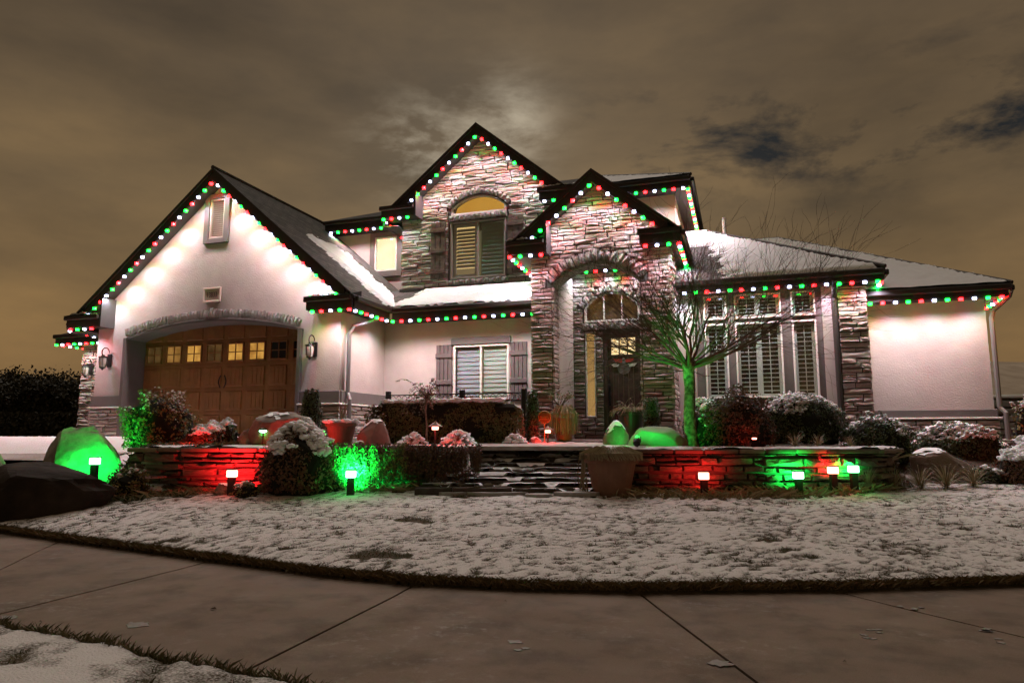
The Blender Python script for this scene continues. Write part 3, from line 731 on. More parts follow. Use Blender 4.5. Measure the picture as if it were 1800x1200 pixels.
for a, b in ((-6.37, -5.75), (-5.70, -5.08)):
    MB().box(a, b, 15.20, 15.205, 2.045, 3.235).build('pane', GLASSS if a < -6 else GLASS, w)
    MB().box(a, b, 15.30, 15.31, 2.03, 3.25).build('blind_back', LOUV, w)
    louvers(w, a + .03, b - .01, 2.08, 3.20, 15.255, 11, ang=80, w=.046)
def shutter(x0, x1, z0, z1, y, m, nb=4, rails=(), label=None):
    bw = (x1 - x0) / nb
    s_ = MB().box(x0, x1, y - .008, y, z0, z1).build('shutter', m, house, label=label)
    for i in range(nb): MB().box(x0 + i * bw + .006, x0 + (i + 1) * bw - .006, y - .035, y - .008, z0, z1, .006).build('board', m, s_)
    for z in rails: MB().box(x0 - .01, x1 + .01, y - .06, y - .035, z - .055, z + .055, .01).build('batten', m, s_)
shutter(-6.86, -6.45, 1.95, 3.31, 15.2, GREY, 4, (3.05, 2.42)); shutter(-5.0, -4.6, 1.95, 3.31, 15.2, GREY, 4, (3.05, 2.42))

# --- central stone gable
CPX, CPZ, CS = -6.10, 8.85, .85
arcC = arc(-6.17, .74, 6.96, .31, 14)
hole = [(-6.93, 5.11), (-6.93, 6.62), (-5.43, 6.62), (-5.43, 5.11)]
hole2 = [(-6.91, 6.80)] + arcC[1:-1] + [(-5.43, 6.80)]
cw = wall('stone_gable_wall', MORTAR, house, [(-8.28, 4.2), (-3.7, 4.2), (-3.7, 6.8), (CPX, CPZ), (-8.28, 7.0)], [hole, hole2], 16.15, 16.4)
def arch_iv(cx, hw, zs, rise, pad):
    r = (hw * hw + rise * rise) / (2 * rise); zc = zs + rise - r
    def f(z):
        q = (r + pad) ** 2 - (z - zc) ** 2
        return (cx - sqrt(q), cx + sqrt(q)) if q > 0 and z >= zs - .02 else None
    return f
aC = arch_iv(-6.17, .74, 6.96, .31, .17)
def ivC(z):
    hw = (CPZ - .02 - z) / CS; iv = [(max(-8.32, CPX - hw), min(-3.7, CPX + hw))]
    if iv[0][1] - iv[0][0] < .1: return []
    if 4.93 < z < 6.80: iv = cut(iv, -6.99, -5.37)
    if 6.79 < z < 6.97: iv = cut(iv, -7.0, -5.35)
    k = aC(z)
    if k and z < 7.5: iv = cut(iv, max(k[0], -7.05), min(k[1], -5.30))
    return iv
stones(cw, FY(16.15), 4.45, 8.8, ivC, hr=(.05, .11), lr=(.18, .55), dep=(.04, .09))
cl_ = box('stone_return', MORTAR, house, -8.28, -8.0, 16.402, 17.3, 4.6, 7.0)
ca_ = MB().box(-6.3, -6.04, 16.13, 16.149, 7.27, 7.4).build('window_arch', MORTAR, house)
arc_stones(ca_, 16.14, -6.17, .78, 6.96, .32, .17, 15, .12)
lt = MB().box(-6.95, -5.41, 16.13, 16.149, 6.63, 6.79).build('window_lintel', MORTAR, house); row_stones(lt, 16.14, -6.97, -5.39, 6.635, 6.785, 11, .11)
sl = MB().box(-6.95, -5.41, 16.13, 16.149, 4.95, 5.09).build('window_sill', MORTAR, house); row_stones(sl, 16.14, -7.0, -5.36, 4.94, 5.10, 10, .13)
WT = mat('window_taupe', (.26, .235, .21), .5)
w = win_frame(house, -6.93, -5.43, 5.11, 6.62, 16.10, .05, (-6.18,), WT)
MB().box(-6.88, -6.205, 16.15, 16.155, 5.16, 6.57).build('pane', GLASS, w); MB().box(-6.155, -5.48, 16.15, 16.155, 5.16, 6.57).build('pane', GLASSD, w)
f = win_frame(w, -6.88, -6.205, 5.16, 6.57, 16.19, .085, (), WT, .03, 'blind_frame')
MB().box(-6.86, -6.21, 16.30, 16.31, 5.42, 6.56).build('lit_room', LIT_BLIND, w)
louvers(w, -6.80, -6.25, 5.42, 6.46, 16.245, 11, m=WT, ang=52, w=.058)
MB().box(-6.15, -5.48, 16.30, 16.31, 5.16, 6.57).build('blind_back', LOUV, w)
louvers(w, -6.10, -5.49, 5.25, 6.52, 16.24, 13, ang=68, w=.053)
# arched transom
w = MB(); o1 = arc(-6.17, .745, 6.96, .315, 18); i1 = arc(-6.17, .70, 6.955, .275, 18)
for i in range(18): w.prism([(o1[i][0], 16.10, o1[i][1]), (o1[i + 1][0], 16.10, o1[i + 1][1]), (i1[i + 1][0], 16.10, i1[i + 1][1]), (i1[i][0], 16.10, i1[i][1])], (0, .08, 0))
w.box(-6.915, -5.425, 16.10, 16.18, 6.79, 6.835); w.box(-6.915, -6.87, 16.10, 16.18, 6.836, 6.957); w.box(-5.47, -5.425, 16.10, 16.18, 6.836, 6.957); w = w.build('transom_window', WHITE, house)
mb = MB(); mb.prism([(p[0], 16.30, p[1]) for p in [(-6.9, 6.80)] + arcC[1:-1] + [(-5.44, 6.80)]], (0, .01, 0)); mb.build('lit_room', LIT_AMBER, w)
mb = MB(); mb.prism([(p[0], 16.15, p[1]) for p in [(-6.88, 6.83)] + i1[1:-1] + [(-5.46, 6.83)]], (0, .004, 0)); mb.build('pane', GLASS, w)
# weathered shutters on stone: planks behind, cross battens
for (x0, x1) in ((-7.43, -7.02), (-5.34, -4.93)): shutter(x0, x1, 5.13, 6.62, 16.02, OLDWOOD, 3, (6.40, 5.86, 5.32))
# --- upper walls
wall('upper_wall', STUCCO, house, [(-11.6, 4.6), (-8.1, 4.6), (-8.1, 7.0), (-11.6, 7.0)], [[(-9.74, 5.81), (-9.74, 6.76), (-9.08, 6.76), (-9.08, 5.81)]], 17.3, 17.5)
f = MB()
for (p, q, r_, s_) in ((-9.91, -9.76, 5.62, 6.93), (-9.06, -8.90, 5.62, 6.93), (-9.76, -9.06, 6.78, 6.93), (-9.76, -9.06, 5.62, 5.79)): f.box(p, q, 17.24, 17.3, r_, s_, .008)
f.build('window_trim', TRIM, house)
w = win_frame(house, -9.76, -9.06, 5.79, 6.78, 17.25, .04)
MB().box(-9.73, -9.09, 17.34, 17.345, 5.80, 6.77).build('lit_shade', LIT_CREAM, w); MB().box(-9.72, -9.10, 17.29, 17.294, 5.83, 6.74).build('pane', GLASS, w)
box('upper_wall', STUCCO, house, -3.7, -1.37, 17.3, 17.5, 4.6, 7.35); box('upper_wall', STUCCO, house, -1.57, -1.37, 17.502, 24, 4.6, 7.35)
# --- entry portal
EPX, EPZ, ES = -2.76, 6.45, .82
arcE = arc(-2.775, .905, 4.33, .40, 14)
ew = wall('entry_wall', MORTAR, house, [(-4.15, HB), (-3.68, HB), (-3.68, 4.33)] + arcE[1:-1] + [(-1.87, 4.33), (-1.87, HB), (-1.27, HB), (-1.27, 5.2), (EPX, EPZ), (-4.15, 5.3)], [], 14.1, 14.5)
aE = arch_iv(-2.775, .905, 4.33, .40, .27)
def ivE(z):
    hw = (EPZ - .02 - z) / ES; iv = [(max(-4.18, EPX - hw), min(-1.24, EPX + hw))]
    if iv[0][1] - iv[0][0] < .1: return []
    if z < 4.33: iv = cut(iv, -3.70, -1.85)
    k = aE(z)
    if k and z < 5.02: iv = cut(iv, max(k[0], -3.85), min(k[1], -1.70))
    return iv
stones(ew, FY(14.1), HB, 6.4, ivE, hr=(.05, .115), lr=(.16, .46), dep=(.04, .085))
ea = MB().box(-2.9, -2.65, 14.08, 14.099, 4.75, 4.95).build('entry_arch', MORTAR, house)
arc_stones(ea, 14.09, -2.775, .92, 4.33, .405, .27, 17, .13)
es = box('entry_side_wall', MORTAR, house, -1.5, -1.27, 14.502, 16.0, HB, 5.2)
stones(es, FXp(-1.27), HB, 5.0, lambda z: [(14.02, 15.15)], lr=(.2, .5), dep=(.03, .07))
ej = box('column_inner_face', MORTAR, house, -3.72, -3.685, 14.06, 14.5, HB, 4.4)
stones(ej, FXp(-3.69), HB, 4.45, lambda z: [(14.03, 14.5)], lr=(.2, .45), dep=(.02, .05))
ej2 = box('column_inner_face', MORTAR, house, -1.865, -1.83, 14.06, 14.5, HB, 4.4)
stones(ej2, FXm(-1.86), HB, 4.45, lambda z: [(-14.5, -14.03)], lr=(.2, .45), dep=(.02, .05))
el_ = box('column_outer_face', MORTAR, house, -4.15, -4.12, 14.502, 15.2, HB, 5.2)
mb = MB(); ai = arc(-2.775, .905, 4.33, .40, 12)
for i in range(12): mb.prism([(ai[i][0], 14.06, ai[i][1] + .03), (ai[i + 1][0], 14.06, ai[i + 1][1] + .03), (ai[i + 1][0], 14.06, ai[i + 1][1] - .015), (ai[i][0], 14.06, ai[i][1] - .015)], (0, .46, 0))
mb.build('arch_lining', TRIMST, house)
box('porch_wall', STUCCO, house, -3.95, -3.70, 14.502, 16.0, HB, 5.1); box('porch_wall', STUCCO, house, -1.83, -1.6, 14.502, 16.0, HB, 5.1)
box('porch_ceiling', SOFFIT, house, -3.70, -1.83, 14.502, 16.0, 5.0, 5.06)
box('porch_slab', CONC, house, -4.4, -1.0, 12.75, 16.0, .94, 1.09, .012)
# door wall with sidelight, door, arched transom
at2 = arc(-2.78, .64, 3.88, .60, 12)
dw = wall('door_wall', MORTAR, house, [(-3.70, HB), (-1.83, HB), (-1.83, 5.0), (-3.70, 5.0)], [[(-3.41, 1.6), (-3.41, 3.57), (-3.18, 3.57), (-3.18, 1.6)], [(-2.98, HB - .1), (-2.98, 3.55), (-2.14, 3.55), (-2.14, HB - .1)], [(-3.42, 3.82)] + arc(-2.78, .64, 4.14, .36, 12) + [(-2.14, 3.82)]], 16.0, 16.2)
aD = arch_iv(-2.78, .64, 4.14, .36, .18)
def ivD(z):
    iv = [(-3.70, -1.83)]
    if z < 3.6: iv = cut(iv, -3.0, -2.12)
    if 1.58 < z < 3.6: iv = cut(iv, -3.43, -3.16)
    if 3.6 < z < 4.14: iv = cut(iv, -3.47, -2.1)
    k = aD(z)
    if k and 4.12 < z < 4.69: iv = cut(iv, max(k[0], -3.6), min(k[1], -1.96))
    return iv
stones(dw, FY(16.0), HB, 4.98, ivD, hr=(.07, .12), lr=(.16, .4), dep=(.03, .07))
arc_stones(dw, 15.995, -2.78, .66, 4.13, .37, .17, 12, .09); row_stones(dw, 15.995, -3.47, -2.10, 3.62, 3.80, 8, .08)
w = win_frame(house, -3.42, -3.17, 1.59, 3.58, 15.97, .035, name='sidelight'); MB().box(-3.39, -3.20, 16.05, 16.055, 1.62, 3.55).build('pane', LIT_TEX, w)
w = MB(); o1 = arc(-2.78, .645, 4.14, .365, 14); i1 = arc(-2.78, .60, 4.135, .33, 14)
for i in range(14): w.prism([(o1[i][0], 15.97, o1[i][1]), (o1[i + 1][0], 15.97, o1[i + 1][1]), (i1[i + 1][0], 15.97, i1[i + 1][1]), (i1[i][0], 15.97, i1[i][1])], (0, .06, 0))
w.box(-3.425, -2.135, 15.97, 16.03, 3.81, 3.85); w.box(-3.425, -3.38, 15.97, 16.03, 3.851, 4.137); w.box(-2.18, -2.135, 15.97, 16.03, 3.851, 4.137); w.box(-2.98, -2.95, 15.98, 16.02, 3.851, 4.45); w.box(-2.56, -2.53, 15.98, 16.02, 3.851, 4.46); w = w.build('transom_window', WHITE, house)
mb = MB(); mb.prism([(p[0], 16.12, p[1]) for p in [(-3.42, 3.83)] + o1 + [(-2.14, 3.83)]], (0, .01, 0)); mb.build('lit_room', LIT_HALL, w)
mb = MB(); mb.prism([(p[0], 16.05, p[1]) for p in [(-3.40, 3.84)] + i1 + [(-2.16, 3.84)]], (0, .004, 0)); mb.build('pane', GLASS, w)
fd = MB(); fd.box(-2.98, -2.90, 15.98, 16.1, HB, 3.55, .01); fd.box(-2.20, -2.14, 15.98, 16.1, HB, 3.55, .01); fd.box(-2.90, -2.20, 15.98, 16.1, 3.47, 3.55, .01); fd = fd.build('front_door', DOORD, house)
for i in range(6):
    xa = -2.90 + i * .70 / 6; MB().box(xa + .003, xa + .70 / 6 - .003, 16.03, 16.07, HB + .02, 2.98, .006).build('plank', DOORD, fd)
f = MB(); f.box(-2.90, -2.82, 16.02, 16.08, 2.98, 3.47); f.box(-2.26, -2.20, 16.02, 16.08, 2.98, 3.47); f.box(-2.82, -2.26, 16.02, 16.08, 3.42, 3.47); f.box(-2.82, -2.26, 16.02, 16.08, 2.98, 3.03)
for q in (1, 2): xq = -2.82 + .56 * q / 3; f.box(xq - .012, xq + .012, 16.03, 16.075, 3.03, 3.42)
f.box(-2.82, -2.26, 16.034, 16.072, 3.215, 3.24); f.build('door_window', DOORD, fd); MB().box(-2.82, -2.26, 16.076, 16.08, 3.03, 3.42).build('pane', LIT_DOOR, fd)
mb = MB(); mb.tube([(-2.86, 15.98, 1.95), (-2.86, 15.95, 2.0), (-2.86, 15.95, 2.3), (-2.86, 15.98, 2.35)], .014, 6); mb.box(-2.885, -2.835, 15.975, 15.985, 1.85, 2.45); mb.build('handle', METAL, fd)
# --- bay wing
tw = [(-.66, -.23), (-.04, .83), (1.06, 1.48)]
holes = [[(a, 3.60), (a, 4.07), (b, 4.07), (b, 3.60)] for a, b in tw] + [[(a, 1.95), (a, 3.47), (b, 3.47), (b, 1.95)] for a, b in tw]
wall('bay_wall', TRIM, house, [(-1.27, HB), (1.62, HB), (1.62, 4.16), (-1.27, 4.16)], holes, 15.15, 15.35)
box('bay_wall', STUCCO, house, 1.62, 1.90, 15.10, 15.35, HB, 4.16); box('bay_wall', STUCCO, house, -1.24, -.86, 15.10, 15.149, HB, 4.16)
box('room_back', DARKIN, house, -1.2, 1.6, 15.75, 15.8, HB, 4.16)
for (a, b) in tw:
    for (z0, z1) in ((3.60, 4.07), (1.95, 3.47)):
        two = b - a > .6; w = win_frame(house, a - .02, b + .02, z0 - .02, z1 + .02, 15.10, .035, ())
        MB().box(a + .01, b - .01, 15.165, 15.17, z0, z1).build('pane', GLASS, w)
        segs = [(a + .015, (a + b) / 2), ((a + b) / 2, b - .015)] if two else [(a + .015, b - .015)]
        for (p, q) in segs:
            fr = win_frame(w, p, q, z0 + .015, z1 - .015, 15.20, .055, (), WHITE, .04, 'shutter_frame')
            n_ = 4 if z1 - z0 < 1 else 15
            louvers(w, p + .055, q - .055, z0 + .09, z1 - .09, 15.235, n_, ang=12, w=.036)
            MB().box((p + q) / 2 - .008, (p + q) / 2 + .008, 15.195, 15.205, z0 + .09, z1 - .09).build('tilt_rod', WHITE, w)
pr = box('stone_pier', MORTAR, house, 1.90, 2.40, 15.05, 15.84, HB, 4.12)
stones(pr, FY(15.05), HB, 4.1, lambda z: [(1.90, 2.43)], lr=(.16, .4), dep=(.03, .09)); stones(pr, FXp(2.40), HB, 4.1, lambda z: [(15.03, 15.84)], dep=(.02, .05), lr=(.2, .4))
# --- right wing
box('wing_wall', STUCCO, house, 2.35, 4.66, 15.85, 16.05, HB, 3.92); box('wing_wall', STUCCO, house, 4.46, 4.66, 16.052, 21, HB, 3.92)
box('base_band', TRIM, house, 2.42, 4.70, 15.79, 15.85, 1.53, 1.68, .01); box('ledge', WHITE, house, 2.42, 4.76, 15.75, 15.85, 1.49, 1.527, .008)
sb = box('stone_base', MORTAR, house, 2.42, 4.70, 15.80, 15.849, HB - .2, 1.488); stones(sb, FY(15.80), HB - .1, 1.485, lambda z: [(2.43, 4.72)], dep=(.03, .06))
# --- third garage bay set back on the left
box('wing_wall', STUCCO, house, -18.3, -15.16, 15.65, 15.85, HB, 3.95)
lp = box('stone_pier', MORTAR, house, -18.32, -16.4, 15.55, 15.649, HB, 3.92); stones(lp, FY(15.55), HB, 3.92, lambda z: [(-18.36, -16.4)], dep=(.03, .09), lr=(.2, .5))

# --- gables: fascia, soffit, roof planes
def gable(px, pz, lx, lz_, rx, rz_, yf, yw, yb, fh=.26, nm='x'):
    for (ex, ez, s_) in ((lx, lz_, -1), (rx, rz_, 1)):
        mb = MB(); mb.prism([(px, yf, pz - .02), (ex, yf, ez - .02), (ex, yf, ez - fh), (px, yf, pz - fh)], (0, .05, 0)); mb.build('fascia', FASCIA, house)
        mb = MB(); mb.prism([(px, yf - .035, pz + .03), (ex, yf - .035, ez + .03), (ex, yf - .035, ez - .05), (px, yf - .035, pz - .05)], (0, .034, 0)); mb.build('drip_edge', FASCIA, house)
        mb = MB(); mb.prism([(px, yf + .052, pz - fh + .06), (ex, yf + .052, ez - fh + .06), (ex, yf + .052, ez - fh + .02), (px, yf + .052, pz - fh + .02)], (0, yw - yf - .055, 0)); mb.build('soffit', SOFFIT, house)
# garage roof
gable(-11.62, 7.40, -15.27, 4.30, -7.97, 4.30, 12.85, 13.2, 18)
GE = 4.10
roof('roof', [(-11.62, 12.82, 7.44), (-15.80, 12.82, 3.89 + .04), (-15.80, 18.5, 3.93), (-11.62, 18.5, 7.44)], house, .05)
roof('roof', [(-11.62, 12.82, 7.44), (-11.62, 18.5, 7.44), (-7.72, 18.5, 4.13), (-7.72, 12.82, 4.13)], house, .05)
# centre gable roof
gable(-6.10, 9.00, -8.34, 7.10, -3.86, 7.10, 15.72, 16.15, 20, .27)
roof('roof', [(-6.10, 15.69, 9.04), (-8.74, 15.69, 6.80 + .04), (-8.74, 19.5, 6.84), (-6.10, 21.5, 9.04)], house, .05)
roof('roof', [(-6.10, 15.69, 9.04), (-6.10, 21.5, 9.04), (-3.46, 19.5, 6.84), (-3.46, 15.69, 6.84)], house, .05)
# entry gable roof
gable(-2.76, 6.62, -4.27, 5.40, -1.25, 5.40, 13.72, 14.1, 17, .24)
roof('roof', [(-2.76, 13.69, 6.66), (-4.60, 13.69, 5.17), (-4.60, 16.2, 5.17), (-2.76, 16.2, 6.66)], house, .05)
roof('roof', [(-2.76, 13.69, 6.66), (-2.76, 17.5, 6.66), (-.97, 17.5, 5.21), (-.97, 13.69, 5.21)], house, .05)
# small lean-to roof over the main wing
roof('roof', [(-8.8, 14.5, 4.10), (-4.15, 14.5, 4.10), (-4.15, 16.16, 4.92), (-8.8, 16.16, 4.92)], house, .04)
box('roof_flashing', FASCIA, house, -8.3, -4.1, 16.0, 16.02, 4.85, 4.93)
# upper hip roof
US = .46; hx = 3.1
roof('roof', [(-11.2, 16.7, 7.22), (-8.5, 16.7, 7.22), (-6.2, 19.8, 7.22 + US * 3.1), (-8.1, 19.8, 7.22 + US * 3.1)], house, .04)
roof('roof', [(-4.2, 16.7, 7.40), (-.93, 16.7, 7.40), (-.93 - hx, 16.7 + hx, 7.40 + US * hx), (-5.6, 16.7 + hx, 7.40 + US * hx)], house, .04)
roof('roof', [(-.93, 16.7, 7.40), (-.93, 25, 7.40), (-.93 - hx, 25 - hx, 7.40 + US * hx), (-.93 - hx, 16.7 + hx, 7.40 + US * hx)], house, .04)
# bay roof and right wing roof
BS = .585
roof('roof', [(-1.3, 14.72, 4.36), (2.74, 14.72, 4.36), (-.68, 18.14, 4.36 + BS * 3.42), (-3.0, 18.14, 4.36 + BS * 3.42), (-3.0, 16.2, 4.36 + BS * 1.48), (-1.3, 16.2, 4.36 + BS * 1.48)], house, .04)
roof('roof', [(2.74, 14.72, 4.36), (2.74, 21.5, 4.36), (-.68, 18.14, 4.36 + BS * 3.42)], house, .04)
roof('roof', [(1.4, 15.37, 4.04), (5.0, 15.37, 4.04), (1.1, 19.27, 4.04 + BS * 3.9), (-1.5, 19.27, 4.04 + BS * 3.9), (-1.5, 17.2, 4.04 + BS * 1.83)], house, .04)
roof('roof', [(5.0, 15.37, 4.04), (5.0, 23.2, 4.04), (1.1, 19.27, 4.04 + BS * 3.9)], house, .04)
# left set-back roof
roof('roof', [(-19.0, 15.1, 4.08), (-15.2, 15.1, 4.08), (-15.2, 18.0, 5.5), (-16.1, 18.0, 5.5)], house, .04)
# ridge and hip caps
def cap(a, b, r=.045): MB().tube([a, b], r, 6).build('ridge_cap', FASCIA, house)
cap((2.74, 14.72, 4.40), (-.68, 18.14, 4.38 + BS * 3.42)); cap((5.0, 15.37, 4.06), (1.1, 19.27, 4.06 + BS * 3.9)); cap((1.1, 19.27, 4.06 + BS * 3.9), (-1.5, 19.27, 4.06 + BS * 3.9))
cap((-.93, 16.7, 7.42), (-.93 - hx, 16.7 + hx, 7.42 + US * hx)); cap((-.68, 18.14, 4.38 + BS * 3.42), (-3, 18.14, 4.38 + BS * 3.42))
cap((-11.62, 12.82, 7.45), (-11.62, 18.5, 7.45), .05)
MB().tube([(-.22, 17.9, 6.0), (-.22, 17.9, 6.62)], .05, 10).build('vent_pipe', WHITE, house)
# eaves: (x0,x1,y0,y1) fascia boards with gutter and soffit behind
def eave_x(x0, x1, yf, yw, z0, z1, sof=True):
    mb = MB(); mb.box(x0, x1, yf, yf + .05, z0, z1 - .03, .008); mb.box(x0 - .02, x1 + .02, yf - .09, yf - .002, z1 - .11, z1 + .005, .02); mb.build('fascia', FASCIA, house)
    if sof: MB().box(x0 + .01, x1 - .01, yf + .052, yw, z0 + .01, z0 + .035).build('soffit', SOFFIT, house)
def eave_y(xf, xw, y0, y1, z0, z1, s_=1):
    mb = MB(); mb.box(xf - .05 * s_, xf, y0, y1, z0, z1 - .03, .008); mb.box(xf + .002 * s_, xf + .09 * s_, y0, y1, z1 - .11, z1 + .005, .02); mb.build('fascia', FASCIA, house)
    MB().box(min(xf - .052 * s_, xw), max(xf - .052 * s_, xw), y0 + .055, y1, z0 + .017, z0 + .042).build('soffit', SOFFIT, house)
eave_x(-7.70, -4.0, 14.5, 15.2, 3.86, 4.12); eave_y(-7.75, -8.25, 12.9, 14.49, 3.86, 4.13)
eave_y(-15.77, -15.15, 12.9, 18, 3.68, 3.93, -1)
eave_x(-11.1, -8.35, 16.75, 17.3, 6.93, 7.22); eave_x(-3.62, -.97, 16.75, 17.3, 7.15, 7.39); eave_y(-.95, -1.37, 16.80, 24, 7.15, 7.39)
eave_y(-8.70, -8.28, 15.75, 17.2, 6.55, 6.83, -1)
eave_y(-1.0, -1.27, 13.75, 17.3, 4.93, 5.20); eave_y(-4.56, -4.15, 13.75, 16.1, 4.90, 5.16, -1)
eave_x(-1.2, 2.70, 14.75, 15.1, 4.16, 4.36); eave_y(2.73, 2.40, 14.80, 16.3, 4.16, 4.36)
eave_x(2.2, 4.97, 15.4, 15.85, 3.84, 4.04); eave_y(4.98, 4.66, 15.45, 20, 3.84, 4.04)
eave_x(4.7, 5.65, 19.0, 19.4, 4.22, 4.38)
eave_x(-18.97, -15.2, 15.1, 15.6, 3.84, 4.09); eave_y(-18.98, -18.3, 15.15, 18, 3.84, 4.09, -1)
# boxed eave returns, with the dark cheek that closes the left ones
def eret(x0, x1, yf, yw, z0, z1, cheek=None, top=None):
    mb = MB(); mb.box(x0, x1, yf - .06, yf - .012, z0, z1 - .02, .006); mb.box(x0 - .04, x1, yf - .13, yf - .062, z1 - .10, z1 + .01, .02); mb.box(x0 + .004, x1, yf - .01, yw - .004, z0 + .008, z0 + .03)
    mb.build('eave_return', FASCIA, house)
    mb = MB(); rise = .16
    mb.add([(x0 - .04, yf - .13, z1 + .012), (x1, yf - .13, z1 + .012), (x1, yw, z1 + rise), (x0 - .04, yw, z1 + rise)], [(0, 1, 2, 3)]); mb.prism([(x0 - .04, yf - .13, z1 + .012), (x0 - .04, yw, z1 + rise), (x0 - .04, yw, z1)], (x1 - x0 + .04, 0, 0))
    mb.build('return_roof', SHINGLE, house)
    if cheek:
        mb = MB(); mb.prism([(x1, yf - .06, z0 - .01), (x1, yw, z0 - .01), (x1, yw, cheek), (x1, yf - .06, cheek - .04)], (.045, 0, 0)); mb.build('cheek_panel', SOFFIT, house)
eret(-15.75, -14.70, 12.85, 13.2, 3.80, 4.08, 4.52); eret(-8.88, -7.76, 12.85, 13.2, 3.86, 4.13)
eret(-8.70, -7.76, 15.72, 16.15, 6.77, 7.05, 7.45); eret(-4.44, -3.62, 15.72, 16.15, 6.80, 7.08)
eret(-4.56, -3.76, 13.72, 14.1, 4.95, 5.22, 5.66); eret(-1.80, -1.0, 13.72, 14.1, 4.95, 5.22)
# downspouts
def spout(pts, r=.045, m=None): MB().tube(pts, r, 8).build('downspout', m or SPOUT, house)
spout([(-7.80, 14.15, 3.95), (-7.82, 14.15, 3.86), (-8.12, 13.5, 3.58), (-8.16, 13.42, 3.40), (-8.16, 13.42, 2.1), (-8.08, 13.38, 1.95), (-8.08, 13.38, 1.15)])
spout([(1.84, 14.72, 4.20), (1.84, 14.8, 4.08), (1.84, 15.02, 3.9), (1.84, 15.03, 3.7), (1.84, 15.03, 1.1)], .05, FASCIA)
spout([(4.98, 15.40, 3.93), (4.96, 15.46, 3.82), (4.76, 15.74, 3.60), (4.73, 15.78, 3.45), (4.73, 15.78, 1.72), (4.80, 15.70, 1.6), (4.80, 15.70, 1.1)])
# snow lying on the roofs
sl_ = Vector((1, 0, -.85)).normalized()
snow_sheet(house, (-11.62, 13.0, 7.45), (0, 1, 0), sl_, 5.4, 5.05, lambda u, v: min(.75 - abs(u - 2.25 + v * .02) * .8, (v - 1.9) * .8, 1.0) - .08, .045, .065, seed=3, rows=True)
snow_sheet(house, (-7.9, 14.50, 4.115), (1, 0, 0), (0, 1, .494), 3.75, 1.72, lambda u, v: min((u - .05 - v * .25) * 1.2, (3.42 - u - (v > .25) * .12 * v) * .8, (v + .02) * 3, (1.60 - v) * 4, .5), .07, .05, seed=5, rows=True)
def bay_mask(u, v):
    tri = min((4.04 - v / 1.158 - u - .02) * 3, 1)       # up to the hip line
    return min(tri, (u - 1.15 + v * .10) * .8 if v < 2.6 else (u + .5) * .6, (v - .04) * 3) 
snow_sheet(house, (-1.3, 14.72, 4.37), (1, 0, 0), (0, 1, BS), 4.05, 3.95, bay_mask, .05, .07, seed=8, rows=True)
snow_sheet(house, (-.6, 15.37, 4.045), (1, 0, 0), (0, 1, BS), 5.6, 4.5, lambda u, v: min((5.6 - v / 1.158 - u - .01) * 3 + .3, (v + .1) * 3, 1), .05, .09, seed=9, rows=True)
snow_sheet(house, (-4.2, 16.7, 7.405), (1, 0, 0), (0, 1, US), 3.3, 3.4, lambda u, v: min((3.3 - v / 1.1 - u) * 2, .25) if u > .3 else -.2, .04, .09, seed=12, rows=True)
snow_sheet(house, (-8.84, 13.595 - 1.0, 4.13), (1, 0, 0), (0, 1, .36), .9, .5, lambda u, v: .1, .03, .05, seed=2) if False else None
for (x0, x1, y, z) in ((-8.80, -8.0, 12.92, 4.20), (-4.58, -4.0, 13.78, 5.29), (-4.35, -3.75, 15.78, 7.14), (-15.7, -15.2, 12.9, 4.16)):
    mb = MB(); n = 14
    for i in range(n): xx = x0 + (x1 - x0) * i / (n - 1); mb.blob((xx, y + R.uniform(-.04, .05), z + R.uniform(0, .015)), (.06, .09, .035), R, .3, 1)
    mb.build('snow', SNOW, house, kind='stuff', smooth_=True)

# ================================================================== LIGHTS along the eaves
CO = {'r': (1.0, .030, .018), 'g': (.015, 1.0, .13), 'w': (.80, .76, 1.0)}
POW = {'r': 42.0, 'g': 22.0, 'w': 84.0}
LENS = {}; LD = {}; BM = {}
for k, c_ in CO.items():
    nm = {'r': 'red', 'g': 'green', 'w': 'white'}[k]
    LENS[k] = mat('lens_' + nm, (.05, .05, .05), .4, emit={'r': (1, .006, .008), 'g': (.004, 1, .035), 'w': (.62, .66, 1)}[k], estr={'r': 34, 'g': 18, 'w': 9}[k])
    l = bpy.data.lights.new('bulb_glow_' + nm, 'SPOT'); l.energy = POW[k]; l.color = c_; l.shadow_soft_size = .012; l.spot_size = radians(146); l.spot_blend = 1.0; LD[k] = l
    mb = MB(); n8 = 8; ring = [(.040 * cos(2 * pi * q / n8), .040 * sin(2 * pi * q / n8)) for q in range(n8)]
    mb.add([(x, y, .012) for x, y in ring] + [(x * .95, y * .95, -.034) for x, y in ring], [tuple(range(n8))] + [(q, q + n8, (q + 1) % n8 + n8, (q + 1) % n8) for q in range(n8)])
    me_o = mb.build('bulb', LENS[k]); BM[k] = me_o.data; bpy.data.objects.remove(me_o)
TRACK = mat('light_track', (.05, .045, .045), .5, .3)
SP = .2275; NB = [0]
GRP = 'strings of coloured bulbs along the eaves'
